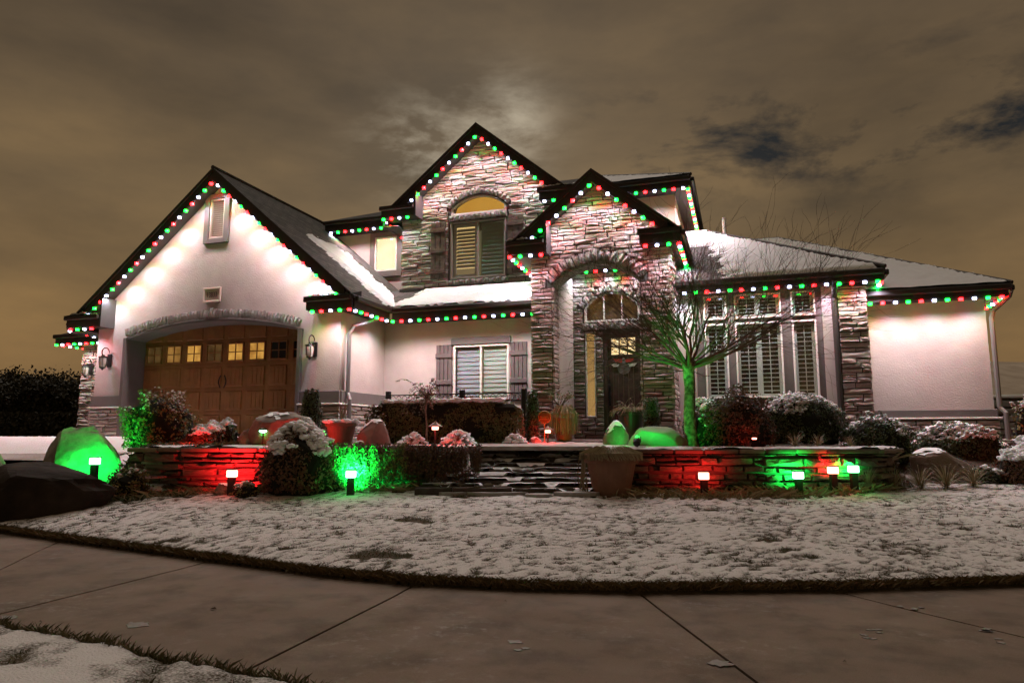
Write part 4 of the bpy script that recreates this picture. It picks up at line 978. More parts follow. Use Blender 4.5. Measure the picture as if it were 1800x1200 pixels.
def string(label, pts, seq='rgw', phase=0, off=.0):
    P = [Vector(p) for p in pts]; t = thing('light_string', label, 'string lights', P[0], world=True, group=GRP)
    mb = MB()
    for a, b in zip(P, P[1:]): mb.tube([a + Vector((0, 0, .016)), b + Vector((0, 0, .016))], .014, 4)
    mb.build('track', TRACK, t)
    L = sum((b - a).length for a, b in zip(P, P[1:])); s_ = off or SP * .5; i = phase
    while s_ < L:
        q = s_
        for a, b in zip(P, P[1:]):
            l = (b - a).length
            if q <= l: p = a.lerp(b, q / l); break
            q -= l
        k = seq[i % len(seq)]
        o = bpy.data.objects.new('bulb', BM[k]); link(o, t); o.location = p
        lo = bpy.data.objects.new('glow', LD[k]); COL.objects.link(lo); lo.parent = o; lo.location = (0, 0, -.021)
        s_ += SP; i += 1; NB[0] += 1
yb = 12.87
string('coloured light string up the left slope of the garage gable', [(-11.63, yb, 7.11), (-15.22, yb, 4.06)], 'rgw', 0, .06)
string('coloured light string down the right slope of the garage gable', [(-11.55, yb, 7.07), (-8.02, yb, 4.06)], 'wgr', 0, .10)
string('short light string on the left eave return of the garage', [(-15.74, 14.6, 3.63), (-15.74, 12.80, 3.76), (-14.8, 12.80, 3.76)], 'rgw', 1)
string('light string round the garage corner and along the snowy lean-to roof eave', [(-8.82, 12.80, 3.83), (-7.78, 12.80, 3.83), (-7.76, 14.51, 3.83), (-4.25, 14.51, 3.83)], 'grw', 0, .1)
string('light string under the low eave at the far left of the house', [(-18.94, 17.5, 3.81), (-18.94, 15.12, 3.81), (-15.25, 15.12, 3.81)], 'rgw', 0)
string('light string on the upper eave left of the stone gable', [(-11.0, 16.77, 6.90), (-8.78, 16.77, 6.90)], 'wgr', 0, .1)
string('light string on the left eave return of the tall stone gable', [(-8.66, 17.1, 6.52), (-8.66, 15.67, 6.74), (-7.82, 15.67, 6.74)], 'wgr', 1)
string('light string up the left slope of the tall stone gable', [(-6.11, 15.74, 8.70), (-8.28, 15.74, 6.86)], 'gwr', 0, .04)
string('light string down the right slope of the tall stone gable', [(-6.02, 15.74, 8.66), (-3.95, 15.74, 6.90)], 'rwg', 0, .10)
string('light string on the right eave return of the tall stone gable', [(-4.40, 15.67, 6.77), (-3.66, 15.67, 6.77), (-3.64, 16.6, 6.77)], 'wgr', 0, .1)
string('light string along the upper right eave and back round its corner', [(-2.6, 16.77, 7.12), (-1.02, 16.77, 7.12), (-1.01, 22.5, 7.12)], 'wgr', 0)
string('light string up the left slope of the entry gable', [(-2.78, 13.74, 6.34), (-4.15, 13.74, 5.22)], 'gwr', 0, .04)
string('light string down the right slope of the entry gable', [(-2.68, 13.74, 6.30), (-1.40, 13.74, 5.26)], 'rwg', 0, .10)
string('light string on the left eave return of the entry gable', [(-4.52, 15.6, 4.86), (-4.52, 13.67, 4.91), (-3.82, 13.67, 4.91)], 'gwr', 0)
string('light string on the right eave return of the entry and back along its side', [(-1.76, 13.67, 4.91), (-1.03, 13.67, 4.91), (-1.03, 17.0, 4.90)], 'rwg', 0, .08)
string('light string on the porch ceiling inside the entry arch', [(-3.66, 15.72, 4.97), (-1.86, 15.72, 4.97)], 'wgr', 0)
string('light string over the tall shuttered windows behind the bare tree', [(-1.15, 14.77, 4.13), (2.68, 14.77, 4.13), (2.70, 15.7, 4.13)], 'wgr', 0)
string('light string along the eave of the far right stucco wing', [(2.45, 15.42, 3.81), (4.90, 15.42, 3.81), (4.93, 17.2, 3.81)], 'grw', 0, .1)
print('bulbs', NB[0])

# ================================================================== wall lanterns
def lantern(loc, label, s_=1.0):
    t = thing('wall_lantern', label, 'wall lantern', loc, group='unlit lanterns on the garage walls')
    MB().box(-.06 * s_, .06 * s_, -.03, 0, -.13 * s_, .15 * s_, .01).build('backplate', METAL, t)
    pts = []
    for i in range(15):
        a = pi * 1.55 * i / 14; pts.append((0, -.03 - .09 * s_ * (1 - cos(a)) , .17 * s_ + .10 * s_ * sin(a)))
    MB().tube(pts, .011 * s_, 6).build('scroll_arm', METAL, t)
    y = -.17 * s_
    MB().lathe([(.015, .13), (.03, .125), (.035, .10), (.095, .085), (.10, .07), (.085, .062)], (0, y, 0), 12).build('cap', METAL, t)
    MB().lathe([(.082, .06), (.088, 0), (.078, -.09), (.058, -.155)], (0, y, 0), 12).build('glass', mat_lglass, t)
    cage = MB()
    for k in range(6):
        a = 2 * pi * k / 6 + .26; cage.tube([(.086 * cos(a), y + .086 * sin(a), .062), (.092 * cos(a), y + .092 * sin(a), 0), (.08 * cos(a), y + .08 * sin(a), -.10), (.058 * cos(a), y + .058 * sin(a), -.158)], .007, 4)
    cage.build('cage', METAL, t)
    MB().lathe([(.064, -.155), (.07, -.17), (.03, -.185), (.01, -.22)], (0, y, 0), 12).build('foot', METAL, t)
    for c_ in t.children:
        if s_ != 1: c_.scale = (s_, s_, s_)
    return t
mat_lglass = mat('seedy_glass', (.52, .47, .43), .25, spec=.6)
lantern((-14.72, 13.2, 2.99), 'black wall lantern left of the arched garage door', 1.08)
lantern((-8.88, 13.2, 3.04), 'black wall lantern right of the arched garage door', 1.08)
lantern((-17.95, 15.5, 3.08), 'black wall lantern on the stone wall at the far left', 1.08)

# ================================================================== retaining walls and steps
def fr(u0, d0, u1, d1, z=0):
    a = Vector((*xy(u0, d0), 0)); b = Vector((*xy(u1, d1), 0)); th = atan2(b.y - a.y, b.x - a.x)
    return Matrix.Translation((a.x, a.y, z)) @ Matrix.Rotation(th, 4, 'Z'), (b - a).length
def retaining(label, path, zb, zt, capw=.34, hr=(.05, .14), snowy=True):
    x0, y0 = xy(*path[0]); t = thing('retaining_wall', label, 'garden wall', (x0, y0, zb(path[0][0])), world=True, group='dry stone retaining walls in front of the terrace')
    core = MB(); caps = []; n_ = sum(1 for _ in path) - 1
    for a, b in zip(path, path[1:]):
        F, L = fr(*a, *b); z0 = min(zb(a[0]), zb(b[0])) - .1
        vs = [F @ Vector(p) for p in [(0, .05, z0), (L, .05, z0), (L, .30, z0), (0, .30, z0), (0, .05, zt - .06), (L, .05, zt - .06), (L, .30, zt - .06), (0, .30, zt - .06)]]
        core.add(vs, [(0, 1, 5, 4), (1, 2, 6, 5), (2, 3, 7, 6), (3, 0, 4, 7), (4, 5, 6, 7)])
    core = core.build('core', MORTAR, t)
    for a, b in zip(path, path[1:]):
        F, L = fr(*a, *b); z0 = min(zb(a[0]), zb(b[0])) - .04
        stones(core, F @ Matrix.Translation((0, .06, 0)), z0, zt - .065, lambda z: [(0, L)], hr=hr, lr=(.12, .42), dep=(.04, .20), meshes=SW, maxn=int(290 / n_), gap=.020, tilt=.05)
        x = 0
        while x < L - .02:
            w_ = min(R.uniform(.4, .75), L - x)
            if L - x - w_ < .2: w_ = L - x
            mb = MB(); mb.box(0.008, w_ - .008, -.10 - R.uniform(0, .05), .30, -.06, 0, .014); o = mb.build('capstone', WALLST, t); o.matrix_basis = F @ Matrix.Translation((x, 0, zt + R.uniform(-.006, .006))); x += w_
        if snowy:
            snow_sheet(t, F @ Vector((0, -.08, zt + .004)), F.to_3x3() @ Vector((1, 0, 0)), F.to_3x3() @ Vector((0, 1, 0)), L, .4, lambda u, v: .05 + .25 * noise.noise(Vector((u * 1.5 + path[0][0], v * 3, 2))) + min(0, v - .04), .025, .05, seed=path[0][0])
    return t
zbf = lambda u: interp(u, ZBED) + .0
retaining('red and green lit stone retaining wall left of the steps', [(-5.45, 10.15), (-4.6, 9.92), (-.85, 9.95), (-.62, 10.15), (-.52, 11.3)], zbf, 1.0)
retaining('stone retaining wall right of the steps with red and green spotlights', [(1.16, 11.3), (1.2, 10.0), (1.5, 9.90), (3.45, 9.72), (5.0, 9.75), (5.55, 10.2)], zbf, .985)
# steps of rough stone slabs
st = thing('stone_steps', 'rough snow-dusted stone steps rising between the retaining walls', 'steps', (*xy(.3, 9.6), .40), world=True)
SLAB = mat('step_slab', (.075, .06, .05), .85, vary=[(.05, .042, .036), (.10, .08, .065), (.075, .06, .055)], noise_amt=.3, nscale=8, bump=.7, bscale=18)
for i in range(10):
    z1 = .445 + .059 * i; d0 = 9.30 + .185 * i + R.uniform(-.03, .03); ul, ur = -.60 - .075 * (9 - i) + R.uniform(-.06, .06), 1.18 + .02 * (9 - i); x = ul
    while x < ur - .05:
        w_ = min(R.uniform(.35, .8), ur - x)
        if ur - x - w_ < .25: w_ = ur - x
        F, _ = fr(x, d0, x + 1, d0); mb = MB(); j = R.uniform(-.05, .05)
        k = 7; fr_pts = [(w_ * q / (k - 1) * .985 + .005, j + .035 * noise.noise(Vector((x + q * 1.3, i * 3.1, 0))) * 2) for q in range(k)]
        top = [(a, b, 0) for a, b in fr_pts] + [(w_ - .01, .44, 0), (.008, .44, 0)]; mb.prism([(p[0], p[1], -.065 + R.uniform(-.008, .008)) for p in top], (0, 0, .065 if i else .10)); mb.v = [(a, b, c_ + .012 * noise.noise(Vector((a * 9, b * 9 + i, x)))) for a, b, c_ in mb.v]
        o = mb.build('slab', SLAB, st); o.matrix_basis = F @ Matrix.Translation((0, 0, z1 + R.uniform(-.014, .014))); x += w_
    F, _ = fr(ul, d0, ul + 1, d0)
    snow_sheet(st, F @ Vector((0, .0, z1 + .004)), F.to_3x3() @ Vector((1, 0, 0)), F.to_3x3() @ Vector((0, 1, 0)), ur - ul, .21, lambda u, v: .02 + .55 * noise.noise(Vector((u * 2.2, v * 7, i * 4.4))) + .35 * noise.noise(Vector((u * 7, v * 16, i * 4.4))) + (-.05 if u < .4 else .10), .032, .028, seed=i)
for (px, py, w_, dd) in ((870, 866, .75, 9.25), (1010, 868, .62, 9.2), (800, 868, .4, 9.3), (945, 872, .35, 9.1)):
    u = (px - 900) / 1230 * dd; F, _ = fr(u - w_ / 2, dd, u + 1, dd); mb = MB()
    pts = [(w_ / 2 + w_ / 2 * cos(2 * pi * k / 11) * R.uniform(.85, 1.1), .14 * sin(2 * pi * k / 11) * R.uniform(.8, 1.15), -.03) for k in range(11)]; mb.prism(pts, (0, 0, .05))
    o = mb.build('stepping_stone', mat('frosty_slab', (.30, .29, .28), .8, noise_amt=.4, nscale=6)); o.matrix_basis = F @ Matrix.Translation((0, 0, H(u, dd) + .03))
    tag(o, 'flat frosted stepping stone at the foot of the steps, %s' % {870: 'long one in the middle', 1010: 'right of the long one', 800: 'leftmost of them', 945: 'the small front one'}[px], 'stepping stone', 'flat stones at the foot of the steps')
# garden walk across the terrace
gp = MB(); a = [(*xy(-5.0, 10.35), 1.012), (*xy(2.2, 10.35), 1.012), (*xy(2.0, 11.3), 1.035), (*xy(1.4, 13.4), 1.075), (*xy(-.2, 13.4), 1.075), (*xy(-.9, 11.5), 1.04), (*xy(-5, 11.0), 1.03)]
gp.prism([(p[0], p[1], p[2] - .06) for p in a], (0, 0, .06)); gp.build('garden_path', mat('path_frost', (.30, .27, .25), .8, col2=(.42, .40, .38), nscale=4, noise_amt=.15), kind='structure')
# low far wall at right
fw = thing('garden_wall', 'dark stone wall with pale cap behind the right end of the house', 'garden wall', (8, 20, 1.1), world=True)
c0 = MB().box(5.0, 14, 19.3, 19.6, 1.0, 2.05).build('core', MORTAR, fw); stones(c0, FY(19.3), 1.05, 2.05, lambda z: [(5.0, 14)], hr=(.12, .2), lr=(.3, .8), dep=(.06, .14), meshes=SW)
MB().box(4.95, 14.05, 19.18, 19.7, 2.052, 2.13, .02).build('capstone', WHITE, fw)

# ================================================================== rocks
def rock(name, label, px, d, w_, h_, dep, m=ROCK, seed=1, snow=.0, z=None, lean=0, fr_=1.1, amp=.22, sub=4, cat='boulder', crease=.0):
    u = (px - 900) / 1230 * d * .995; z = H(u, d) - .04 if z is None else z; x, y = xy(u, d)
    t = thing(name, label, cat, (x, y, z), group='garden boulders'); t.rotation_euler[2] = YAW
    vs, fs = ico(sub); o = Vector((seed * 5.7, seed * 2.3, seed)); L = []
    cutn = [Vector((sin(seed * 1.7 + k * 2.1), cos(seed * 2.9 + k * 1.3), .25 + .5 * sin(seed + k))).normalized() for k in range(13)]
    for p in vs:
        q = p * (1 + amp * 1.6 * noise.noise(p * fr_ + o) + .12 * noise.noise(p * 3.4 + o) + .07 * abs(noise.noise(p * 7 + o)) + .035 * noise.noise(p * 15 + o))
        for cn in cutn:
            e = q.dot(cn) - .76
            if e > 0: q = q - cn * e * .8
        q = Vector((q.x * w_ / 2 + lean * q.z, q.y * dep / 2, max(q.z, -.55) * h_ / 1.45 + h_ * .36)); L.append(q)
    mb = MB(); mb.add(L, fs); mb.build('stone', m, t, smooth_=False)
    if snow:
        mb = MB(); vs2 = []; fs2 = []; idx = {}
        cen = Vector((0, 0, h_ * .3))
        for i, f_ in enumerate(fs):
            c_ = (L[f_[0]] + L[f_[1]] + L[f_[2]]) / 3; n_ = (L[f_[1]] - L[f_[0]]).cross(L[f_[2]] - L[f_[0]]).normalized()
            if n_.z > 1 - snow + .25 * noise.noise(c_ * 4 + o) and c_.z > h_ * .45:
                for k in f_:
                    if k not in idx: idx[k] = len(vs2); vs2.append(L[k] + Vector((0, 0, .02 + .012 * noise.noise(L[k] * 9))))
                fs2.append(tuple(idx[k] for k in f_))
        if fs2: mb.v = [tuple(v) for v in vs2]; mb.f = fs2; mb.mi = [0] * len(fs2); mb.build('snow', SNOW, t, kind='stuff', smooth_=True)
    return t
rock('boulder', 'broad green-lit boulder behind the dark one at the far left', 150, 10.95, 1.35, .82, .9, ROCK, 3, 0, .42, amp=.18)
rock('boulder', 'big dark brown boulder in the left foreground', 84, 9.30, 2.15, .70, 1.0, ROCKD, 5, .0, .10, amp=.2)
rock('boulder', 'pale green boulder cut by the left picture edge', -12, 10.4, .62, .55, .6, ROCK, 8, 0, .42)
rock('boulder', 'red-lit boulder on the terrace beside the green dome light', 502, 11.2, 1.35, .56, .8, ROCK, 11, .08, .98, lean=-.1)
rock('boulder', 'small red-lit rock left of the green dome light', 437, 11.2, .36, .26, .3, ROCK, 14, 0, 1.0)
rock('boulder', 'round grey boulder with snow on top right of the snowy pot', 659, 10.9, .54, .40, .5, mat('grey_rock', (.20, .19, .16), .85, col2=(.13, .11, .10), nscale=3, noise_amt=.2, bump=.5, bscale=12), 17, .35, .99, amp=.08)
rock('boulder', 'snow-topped boulder behind the large overflowing pot', 1083, 11.2, .44, .36, .4, ROCK, 21, .5, 1.0, amp=.12)
rock('boulder', 'wide low boulder glowing green beside the tree trunk', 1156, 10.75, .98, .33, .62, mat('smooth_rock', (.24, .22, .19), .9, noise_amt=.12, nscale=5, bump=.5, bscale=14), 24, 0, .98, amp=.05)
rock('boulder', 'long pale boulder by the ornamental grasses at right', 1655, 10.9, 1.02, .50, .7, mat('tan_rock', (.22, .16, .12), .9, col2=(.15, .11, .085), nscale=3, noise_amt=.2, bump=.6), 27, .10, .46, lean=-.25)
rock('boulder', 'little rock on the mulch by the first red spotlight', 403, 9.5, .34, .17, .25, ROCK, 31, .3, .36)
rock('boulder', 'rounded stone between the snowy yuccas', 632, 9.9, .2, .1, .2, ROCK, 33, .3, .98)
for i, (px, d_, w_) in enumerate(((705, 11.2, .2), (940, 12.2, .25), (1500, 9.55, .2), (1128, 9.25, .14), (1160, 9.2, .16))):
    rock('boulder', ['cobble on the terrace mulch right of the grey boulder', 'flat cobble left of the round orange sign', 'cobble in front of the right retaining wall', 'left pale pebble in front of the large pot', 'right pale pebble in front of the large pot'][i], px, d_, w_, w_ * .5, w_ * .8, ROCK, 40 + i, .5, sub=2)

# ================================================================== garden lights
def glow(color, e, loc, parent, r=.03, spot=None, aim=None):
    l = bpy.data.lights.new('lamp_glow', 'SPOT' if spot else 'POINT'); l.energy = e; l.color = color; l.shadow_soft_size = r
    o = bpy.data.objects.new('lamp_glow', l); COL.objects.link(o); o.parent = parent; o.location = loc
    if spot: l.spot_size = radians(spot); l.spot_blend = .6; o.rotation_euler = (-Vector(aim)).to_track_quat('Z', 'Y').to_euler()
    return o
GCOL = {'r': (1.0, .012, .016), 'g': (.004, 1.0, .09)}
FACE = {'r': mat('red_lamp_face', emit=(1, .30, .20), estr=7.0), 'g': mat('green_lamp_face', emit=(.30, 1, .50), estr=7.0)}
BODY = mat('lamp_body', (.018, .016, .015), .5)
def brick_light(px, py, d, col, e, label, cone=128, ax=0.0):
    p = at(px, py, d); u = (px - 900) / 1230 * d; zb = H(u, d) - .02
    t = thing('landscape_light', label, 'garden light', (p.x, p.y, zb), group='square landscape lights along the bed', rz=YAW); z = p.z - zb
    MB().box(-.045, .045, -.035, .035, 0, z - .045, .006).build('stake_body', BODY, t)
    MB().box(-.062, .062, -.04, .04, z - .045, z + .045, .008).build('lamp_face', FACE[col], t)
    MB().box(-.07, .07, -.045, .055, z + .0465, z + .058, .004).build('hood', BODY, t)
    glow(GCOL[col], e, (0, .075, z + .0), t, .03, cone, (ax, 1, .30))
    glow(GCOL[col], min(e * .05, 1.2), (0, -.10, z), t, .03)
    return t
brick_light(167, 810, 10.0, 'g', 230, 'green square garden light in front of the green-lit boulder at left', 96, -.75)
brick_light(408, 832, 9.42, 'r', 150, 'red square garden light before the left retaining wall', 150)
brick_light(617, 833, 9.32, 'g', 340, 'green square garden light by the plants trailing over the wall', 138)
brick_light(1237, 836, 9.32, 'r', 22, 'red square garden light right of the large pot')
brick_light(1403, 835, 9.38, 'g', 55, 'green square garden light before the right retaining wall')
brick_light(1464, 826, 9.47, 'r', 26, 'red square garden light between two green ones at right')
brick_light(1500, 824, 9.50, 'g', 30, 'rightmost green square garden light by the ornamental grass')
def path_light(px, py, d, zb, label, e):
    p = at(px, py, d); t = thing('path_light', label, 'path light', (p.x, p.y, zb), group='red roofed path lights', rz=YAW); z = p.z - zb
    MB().tube([(0, 0, 0), (0, 0, z - .03)], .013, 8).build('post', BODY, t)
    MB().lathe([(.045, -.035), (.05, 0), (.045, .012)], (0, 0, z), 14).build('lens', FACE['r'], t)
    MB().lathe([(.11, .012), (.105, .02), (.05, .055), (.01, .085)], (0, 0, z), 6).build('roof', mat('copper_roof', (.16, .07, .045), .5, .5), t)
    glow(GCOL['r'], e, (0, 0, z - .07), t, .03); return t
path_light(765, 751, 10.4, 1.0, 'red path light with pitched cap at the top of the wall left of the steps', 16)
path_light(963, 757, 12.0, 1.04, 'red path light in front of the porch step', 26)
# green dome light on the terrace
p = at(463, 757, 10.9); t = thing('dome_light', 'small green dome light among the red-lit rocks', 'garden light', (p.x, p.y, .98))
MB().tube([(0, 0, 0), (0, 0, p.z - 1.0)], .012, 6).build('post', BODY, t); MB().lathe([(.02, -.03), (.06, -.012), (.065, 0), (.05, .012)], (0, 0, p.z - .98), 12).build('lens', FACE['g'], t); MB().lathe([(.07, .012), (.06, .035), (.02, .05)], (0, 0, p.z - .98), 12).build('cap', mat('green_cap', (.02, .10, .03), .5), t)
glow(GCOL['g'], 2.0, (0, 0, p.z - 1.03), t)
# spotlight aimed up the tree, and one on the green boulder
p = at(1120, 772, 10.0); t = thing('spotlight', 'black spotlight in front of the glowing green boulder', 'spotlight', (p.x, p.y, .99))
M = Matrix.Translation((0, 0, .11)) @ Matrix.Rotation(radians(-55), 4, 'X'); mb = MB(); mb.lathe([(.05, -.08), (.058, -.02), (.05, .06), (.03, .09)], n=14); mb.v = [tuple(M @ Vector(v)) for v in mb.v]; mb.build('housing', BODY, t); MB().tube([(0, 0, 0), (0, 0, .08)], .012, 6).build('stake', BODY, t)
rb = xy((1156 - 900) / 1230 * 10.75, 10.75); tr_ = xy((1215 - 900) / 1230 * 10.8, 10.8)
glow(GCOL['g'], 70, (.0, -.10, .20), t, .03, 110, (rb[0] - p.x - .2, rb[1] - p.y + .0, .12))
glow(GCOL['g'], 150, (.05, .02, .24), t, .03, 50, (tr_[0] - p.x, tr_[1] - p.y, 1.75))
p = at(1316, 786, 10.1); t = thing('spotlight', 'small red spotlight with lit face under the brown bush', 'spotlight', (p.x, p.y, .98))
MB().lathe([(.02, 0), (.03, .05), (.045, .09)], n=10).build('housing', BODY, t); glow(GCOL['r'], 1.5, (0, -.05, .12), t)
p = at(1326, 772, 10.05); MB().lathe([(.028, 0), (.034, .012), (.028, .024)], (p.x - t.location.x, p.y - t.location.y, p.z - .98), 10).build('lens', FACE['r'], t)
# lamp behind the right wing shrubs that lights the far shrub red, and one on the far left boulder
t = thing('landscape_light', 'red garden light hidden under the snowy shrub at the right picture edge', 'garden light', (*xy(8.0, 10.7), .48)); MB().box(-.04, .04, -.04, .04, 0, .16, .006).build('stake_body', BODY, t); MB().box(-.05, .05, -.04, .04, .16, .24, .006).build('lamp_face', FACE['r'], t); glow(GCOL['r'], 10, (0, -.15, .3), t)
for (px, d_, c_, e_, lab) in ((525, 10.5, 'r', 20, 'low red well light behind the rounded bush, lighting the long boulder'), (340, 10.45, 'r', 9, 'low red well light under the left snow-heaped shrub'), (835, 10.75, 'g', 9, 'low green well light in the mulch before the long hedge')):
    u = (px - 900) / 1230 * d_; zz = H(u, d_); t = thing('well_light', lab, 'garden light', (*xy(u, d_), zz), rz=YAW); MB().lathe([(.05, -.03), (.055, .02), (.045, .035)], n=12).build('housing', BODY, t); MB().lathe([(.038, .0351), (.03, .042)], n=12).build('lens', FACE[c_], t); glow(GCOL[c_], e_, (0, 0, .09), t, .03)
# round sign by the porch
p = at(957, 733, 12.35); t = thing('round_sign', 'round rust-orange metal sign with script on a stake by the porch column', 'sign', (p.x, p.y, 1.03), rz=YAW * .5); z = p.z - 1.03
RUST = mat('rust', (.20, .055, .018), .6, .3, noise_amt=.2); RUST2 = mat('bright_rust', (.55, .22, .08), .5)
MB().tube([(0, 0, 0), (0, 0, z - .1)], .010, 6).build('stake', RUST2, t)
mb = MB(); k = 28; mb.prism([(.108 * cos(2 * pi * i / k), 0, z + .108 * sin(2 * pi * i / k)) for i in range(k)], (0, .012, 0)); mb.build('disc', RUST, t)
MB().tube([(.108 * cos(2 * pi * i / 28), -.004, z + .108 * sin(2 * pi * i / 28)) for i in range(29)], .007, 5).build('rim', RUST2, t)
pts = [(-.075 + .15 * i / 30, -.010, z + .005 + .016 * sin(i * 1.25)) for i in range(31)]; mb = MB(); mb.tube(pts, .004, 4); mb.tube([(-.075, -.01, z - .028), (.075, -.01, z - .028)], .004, 4); mb.build('script_line', RUST2, t)
# plaque on the door
t = thing('door_plaque', 'round grey plaque with red and white wings hanging on the front door', 'door decoration', (-2.53, 16.02, 2.72))
DG = mat('plaque_grey', (.20, .18, .175), .6, .3); mb = MB(); mb.prism([(.15 * cos(2 * pi * i / 24), 0, .15 * sin(2 * pi * i / 24)) for i in range(24)], (0, .02, 0)); mb.build('disc', DG, t)
for sx in (-1, 1):
    mb = MB(); mb.prism([(sx * .10, -.012, .09), (sx * .13, -.012, .02), (sx * .24, -.012, .03), (sx * .30, -.012, .10)], (0, .01, 0)); mb.build('wing', mat('wing_white', (.65, .6, .55), .5), t)
    mb = MB(); mb.prism([(sx * .02, -.014, .20), (sx * .04, -.014, .12), (sx * .19, -.014, .14), (sx * .23, -.014, .21)], (0, .01, 0)); mb.build('red_wing', mat('wing_red', (.45, .05, .04), .5), t)
mb = MB(); mb.box(-.035, .035, -.03, -.002, -.01, .22, .01); mb.build('nose', DG, t)
# railing behind the hedge
t = thing('iron_railing', 'low black wrought iron railing with scrolls above the long hedge', 'railing', (-7.37, 13.8, 1.1), world=True)
for x in (-7.37, -5.62, -4.25): MB().box(x - .05, x + .05, 13.75, 13.85, 1.1, 2.14, .01).build('post', METAL, t)
for z in (2.05, 1.90): MB().box(-7.32, -4.2, 13.785, 13.815, z - .012, z + .012).build('rail', METAL, t)
n_ = 22
for i in range(n_):
    cx = -7.25 + i * 3.0 / n_; mb = MB(); mb.tube([(cx + .055 * cos(2 * pi * k / 12), 13.8, 1.976 + .055 * sin(2 * pi * k / 12)) for k in range(13)], .007, 4); mb.build('scroll', METAL, t)

# ================================================================== PLANTS
def leaf_mesh(pts, size, rnd, asp=.55):
    vs = []; fs = []
    for (p, n_) in pts:
        s_ = size * rnd.uniform(.6, 1.3); a = Vector((rnd.gauss(0, 1), rnd.gauss(0, 1), rnd.gauss(0, 1))); a = (a - n_ * a.dot(n_) * .6).normalized(); b = a.cross(n_ + Vector((rnd.gauss(0, .5), rnd.gauss(0, .5), rnd.gauss(0, .5)))).normalized()
        k = len(vs); vs += [p - a * s_, p + b * s_ * asp, p + a * s_, p - b * s_ * asp]; fs += [(k, k + 1, k + 2), (k, k + 2, k + 3)]
    mb = MB(); mb.v = [tuple(v) for v in vs]; mb.f = fs; mb.mi = [0] * len(fs); return mb
def shrub(name, label, px, d, w_, h_, dep, m, n=3500, size=.025, snow=0, shape='ell', z=None, seed=1, cat='shrub', group=None, rag=.18, snow_r=.035, stems=True, core=None, u=None):
    rnd = random.Random(seed * 13 + 5); u = (px - 900) / 1230 * d * .995 if u is None else u; z = H(u, d) - .03 if z is None else z; x, y = xy(u, d)
    t = thing(name, label, cat, (x, y, z), group=group, rz=YAW); pts = []; o = Vector((seed * 3.3, 1.7 * seed, 0)); rx, ry = w_ / 2, dep / 2
    while len(pts) < n:
        if shape == 'ell':
            v = Vector((rnd.gauss(0, 1), rnd.gauss(0, 1), rnd.gauss(0, 1))).normalized()
            if v.z < -.35: continue
            f_ = 1 + rag * 1.9 * noise.noise(v * 2.2 + o) + rag * .8 * noise.noise(v * 5 + o); r_ = (1 - abs(rnd.gauss(0, .09)) - (.25 * rnd.random() if rnd.random() < .25 else 0)) * f_
            p = Vector((v.x * rx * r_, v.y * ry * r_, h_ * .30 + v.z * h_ * .70 * r_)); nn = Vector((v.x, v.y, v.z * .8))
        elif shape == 'box':
            f_ = rnd.random(); a = Vector((rnd.uniform(-1, 1), rnd.uniform(-1, 1), rnd.uniform(0, 1)))
            if f_ < .5: a.y = -1; nn = Vector((0, -1, .2))
            elif f_ < .86: a.z = 1; nn = Vector((0, 0, 1))
            else: a.x = 1 if rnd.random() < .5 else -1; nn = Vector((a.x, 0, .2))
            rr_ = 1 - abs(a.x) ** 6 * .18; p = Vector((a.x * rx, a.y * ry * (1 - .3 * a.z ** 5), a.z * h_ * (1 - .2 * abs(a.x) ** 7) ))
            p += nn * (rag * .35 * noise.noise(p * 2.5 + o) + .12 * rag * noise.noise(p * 8 + o) - abs(rnd.gauss(0, .02)))
        elif shape == 'col':
            th = rnd.uniform(0, 2 * pi); zz = rnd.random(); r_ = (1 - abs(rnd.gauss(0, .1))) * (1 - .35 * zz ** 5 + rag * noise.noise(Vector((cos(th), sin(th), zz * 4)) + o))
            p = Vector((rx * r_ * cos(th), ry * r_ * sin(th), zz * h_)); nn = Vector((cos(th), sin(th), .3))
        if p.z < 0: continue
        pts.append((p, nn))
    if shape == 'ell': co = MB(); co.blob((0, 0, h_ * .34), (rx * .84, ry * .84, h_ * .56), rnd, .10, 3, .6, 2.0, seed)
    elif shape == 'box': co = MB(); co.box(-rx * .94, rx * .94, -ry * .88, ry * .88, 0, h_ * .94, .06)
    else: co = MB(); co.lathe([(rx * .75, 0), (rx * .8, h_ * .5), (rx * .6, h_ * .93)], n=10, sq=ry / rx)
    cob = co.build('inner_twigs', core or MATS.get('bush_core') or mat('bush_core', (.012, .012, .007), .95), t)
    leaf_mesh(pts, size, rnd).build('foliage', m, t, kind='stuff')
    if snow:
        mb = MB(); top = [q for q in pts if q[1].z > .35 or (shape == 'box' and q[0].z > h_ * .86)]; k = 0
        rnd.shuffle(top)
        for q, nn in top:
            if k >= snow * 2.0: break
            dens = noise.noise(q * 3.0 + o * 2) + (nn.z if shape == 'ell' else .6) * 1.0
            if dens < .35 + rnd.random() * .35: continue
            r_ = snow_r * .78 * rnd.uniform(.45, 1.3); mb.blob(q + Vector((0, 0, r_ * .1)), (r_ * 1.2, r_ * 1.1, r_ * .8), rnd, .4, 1, 0, 2); k += 1
        mb.build('snow', SNOW, t, kind='stuff', smooth_=True)
    return t
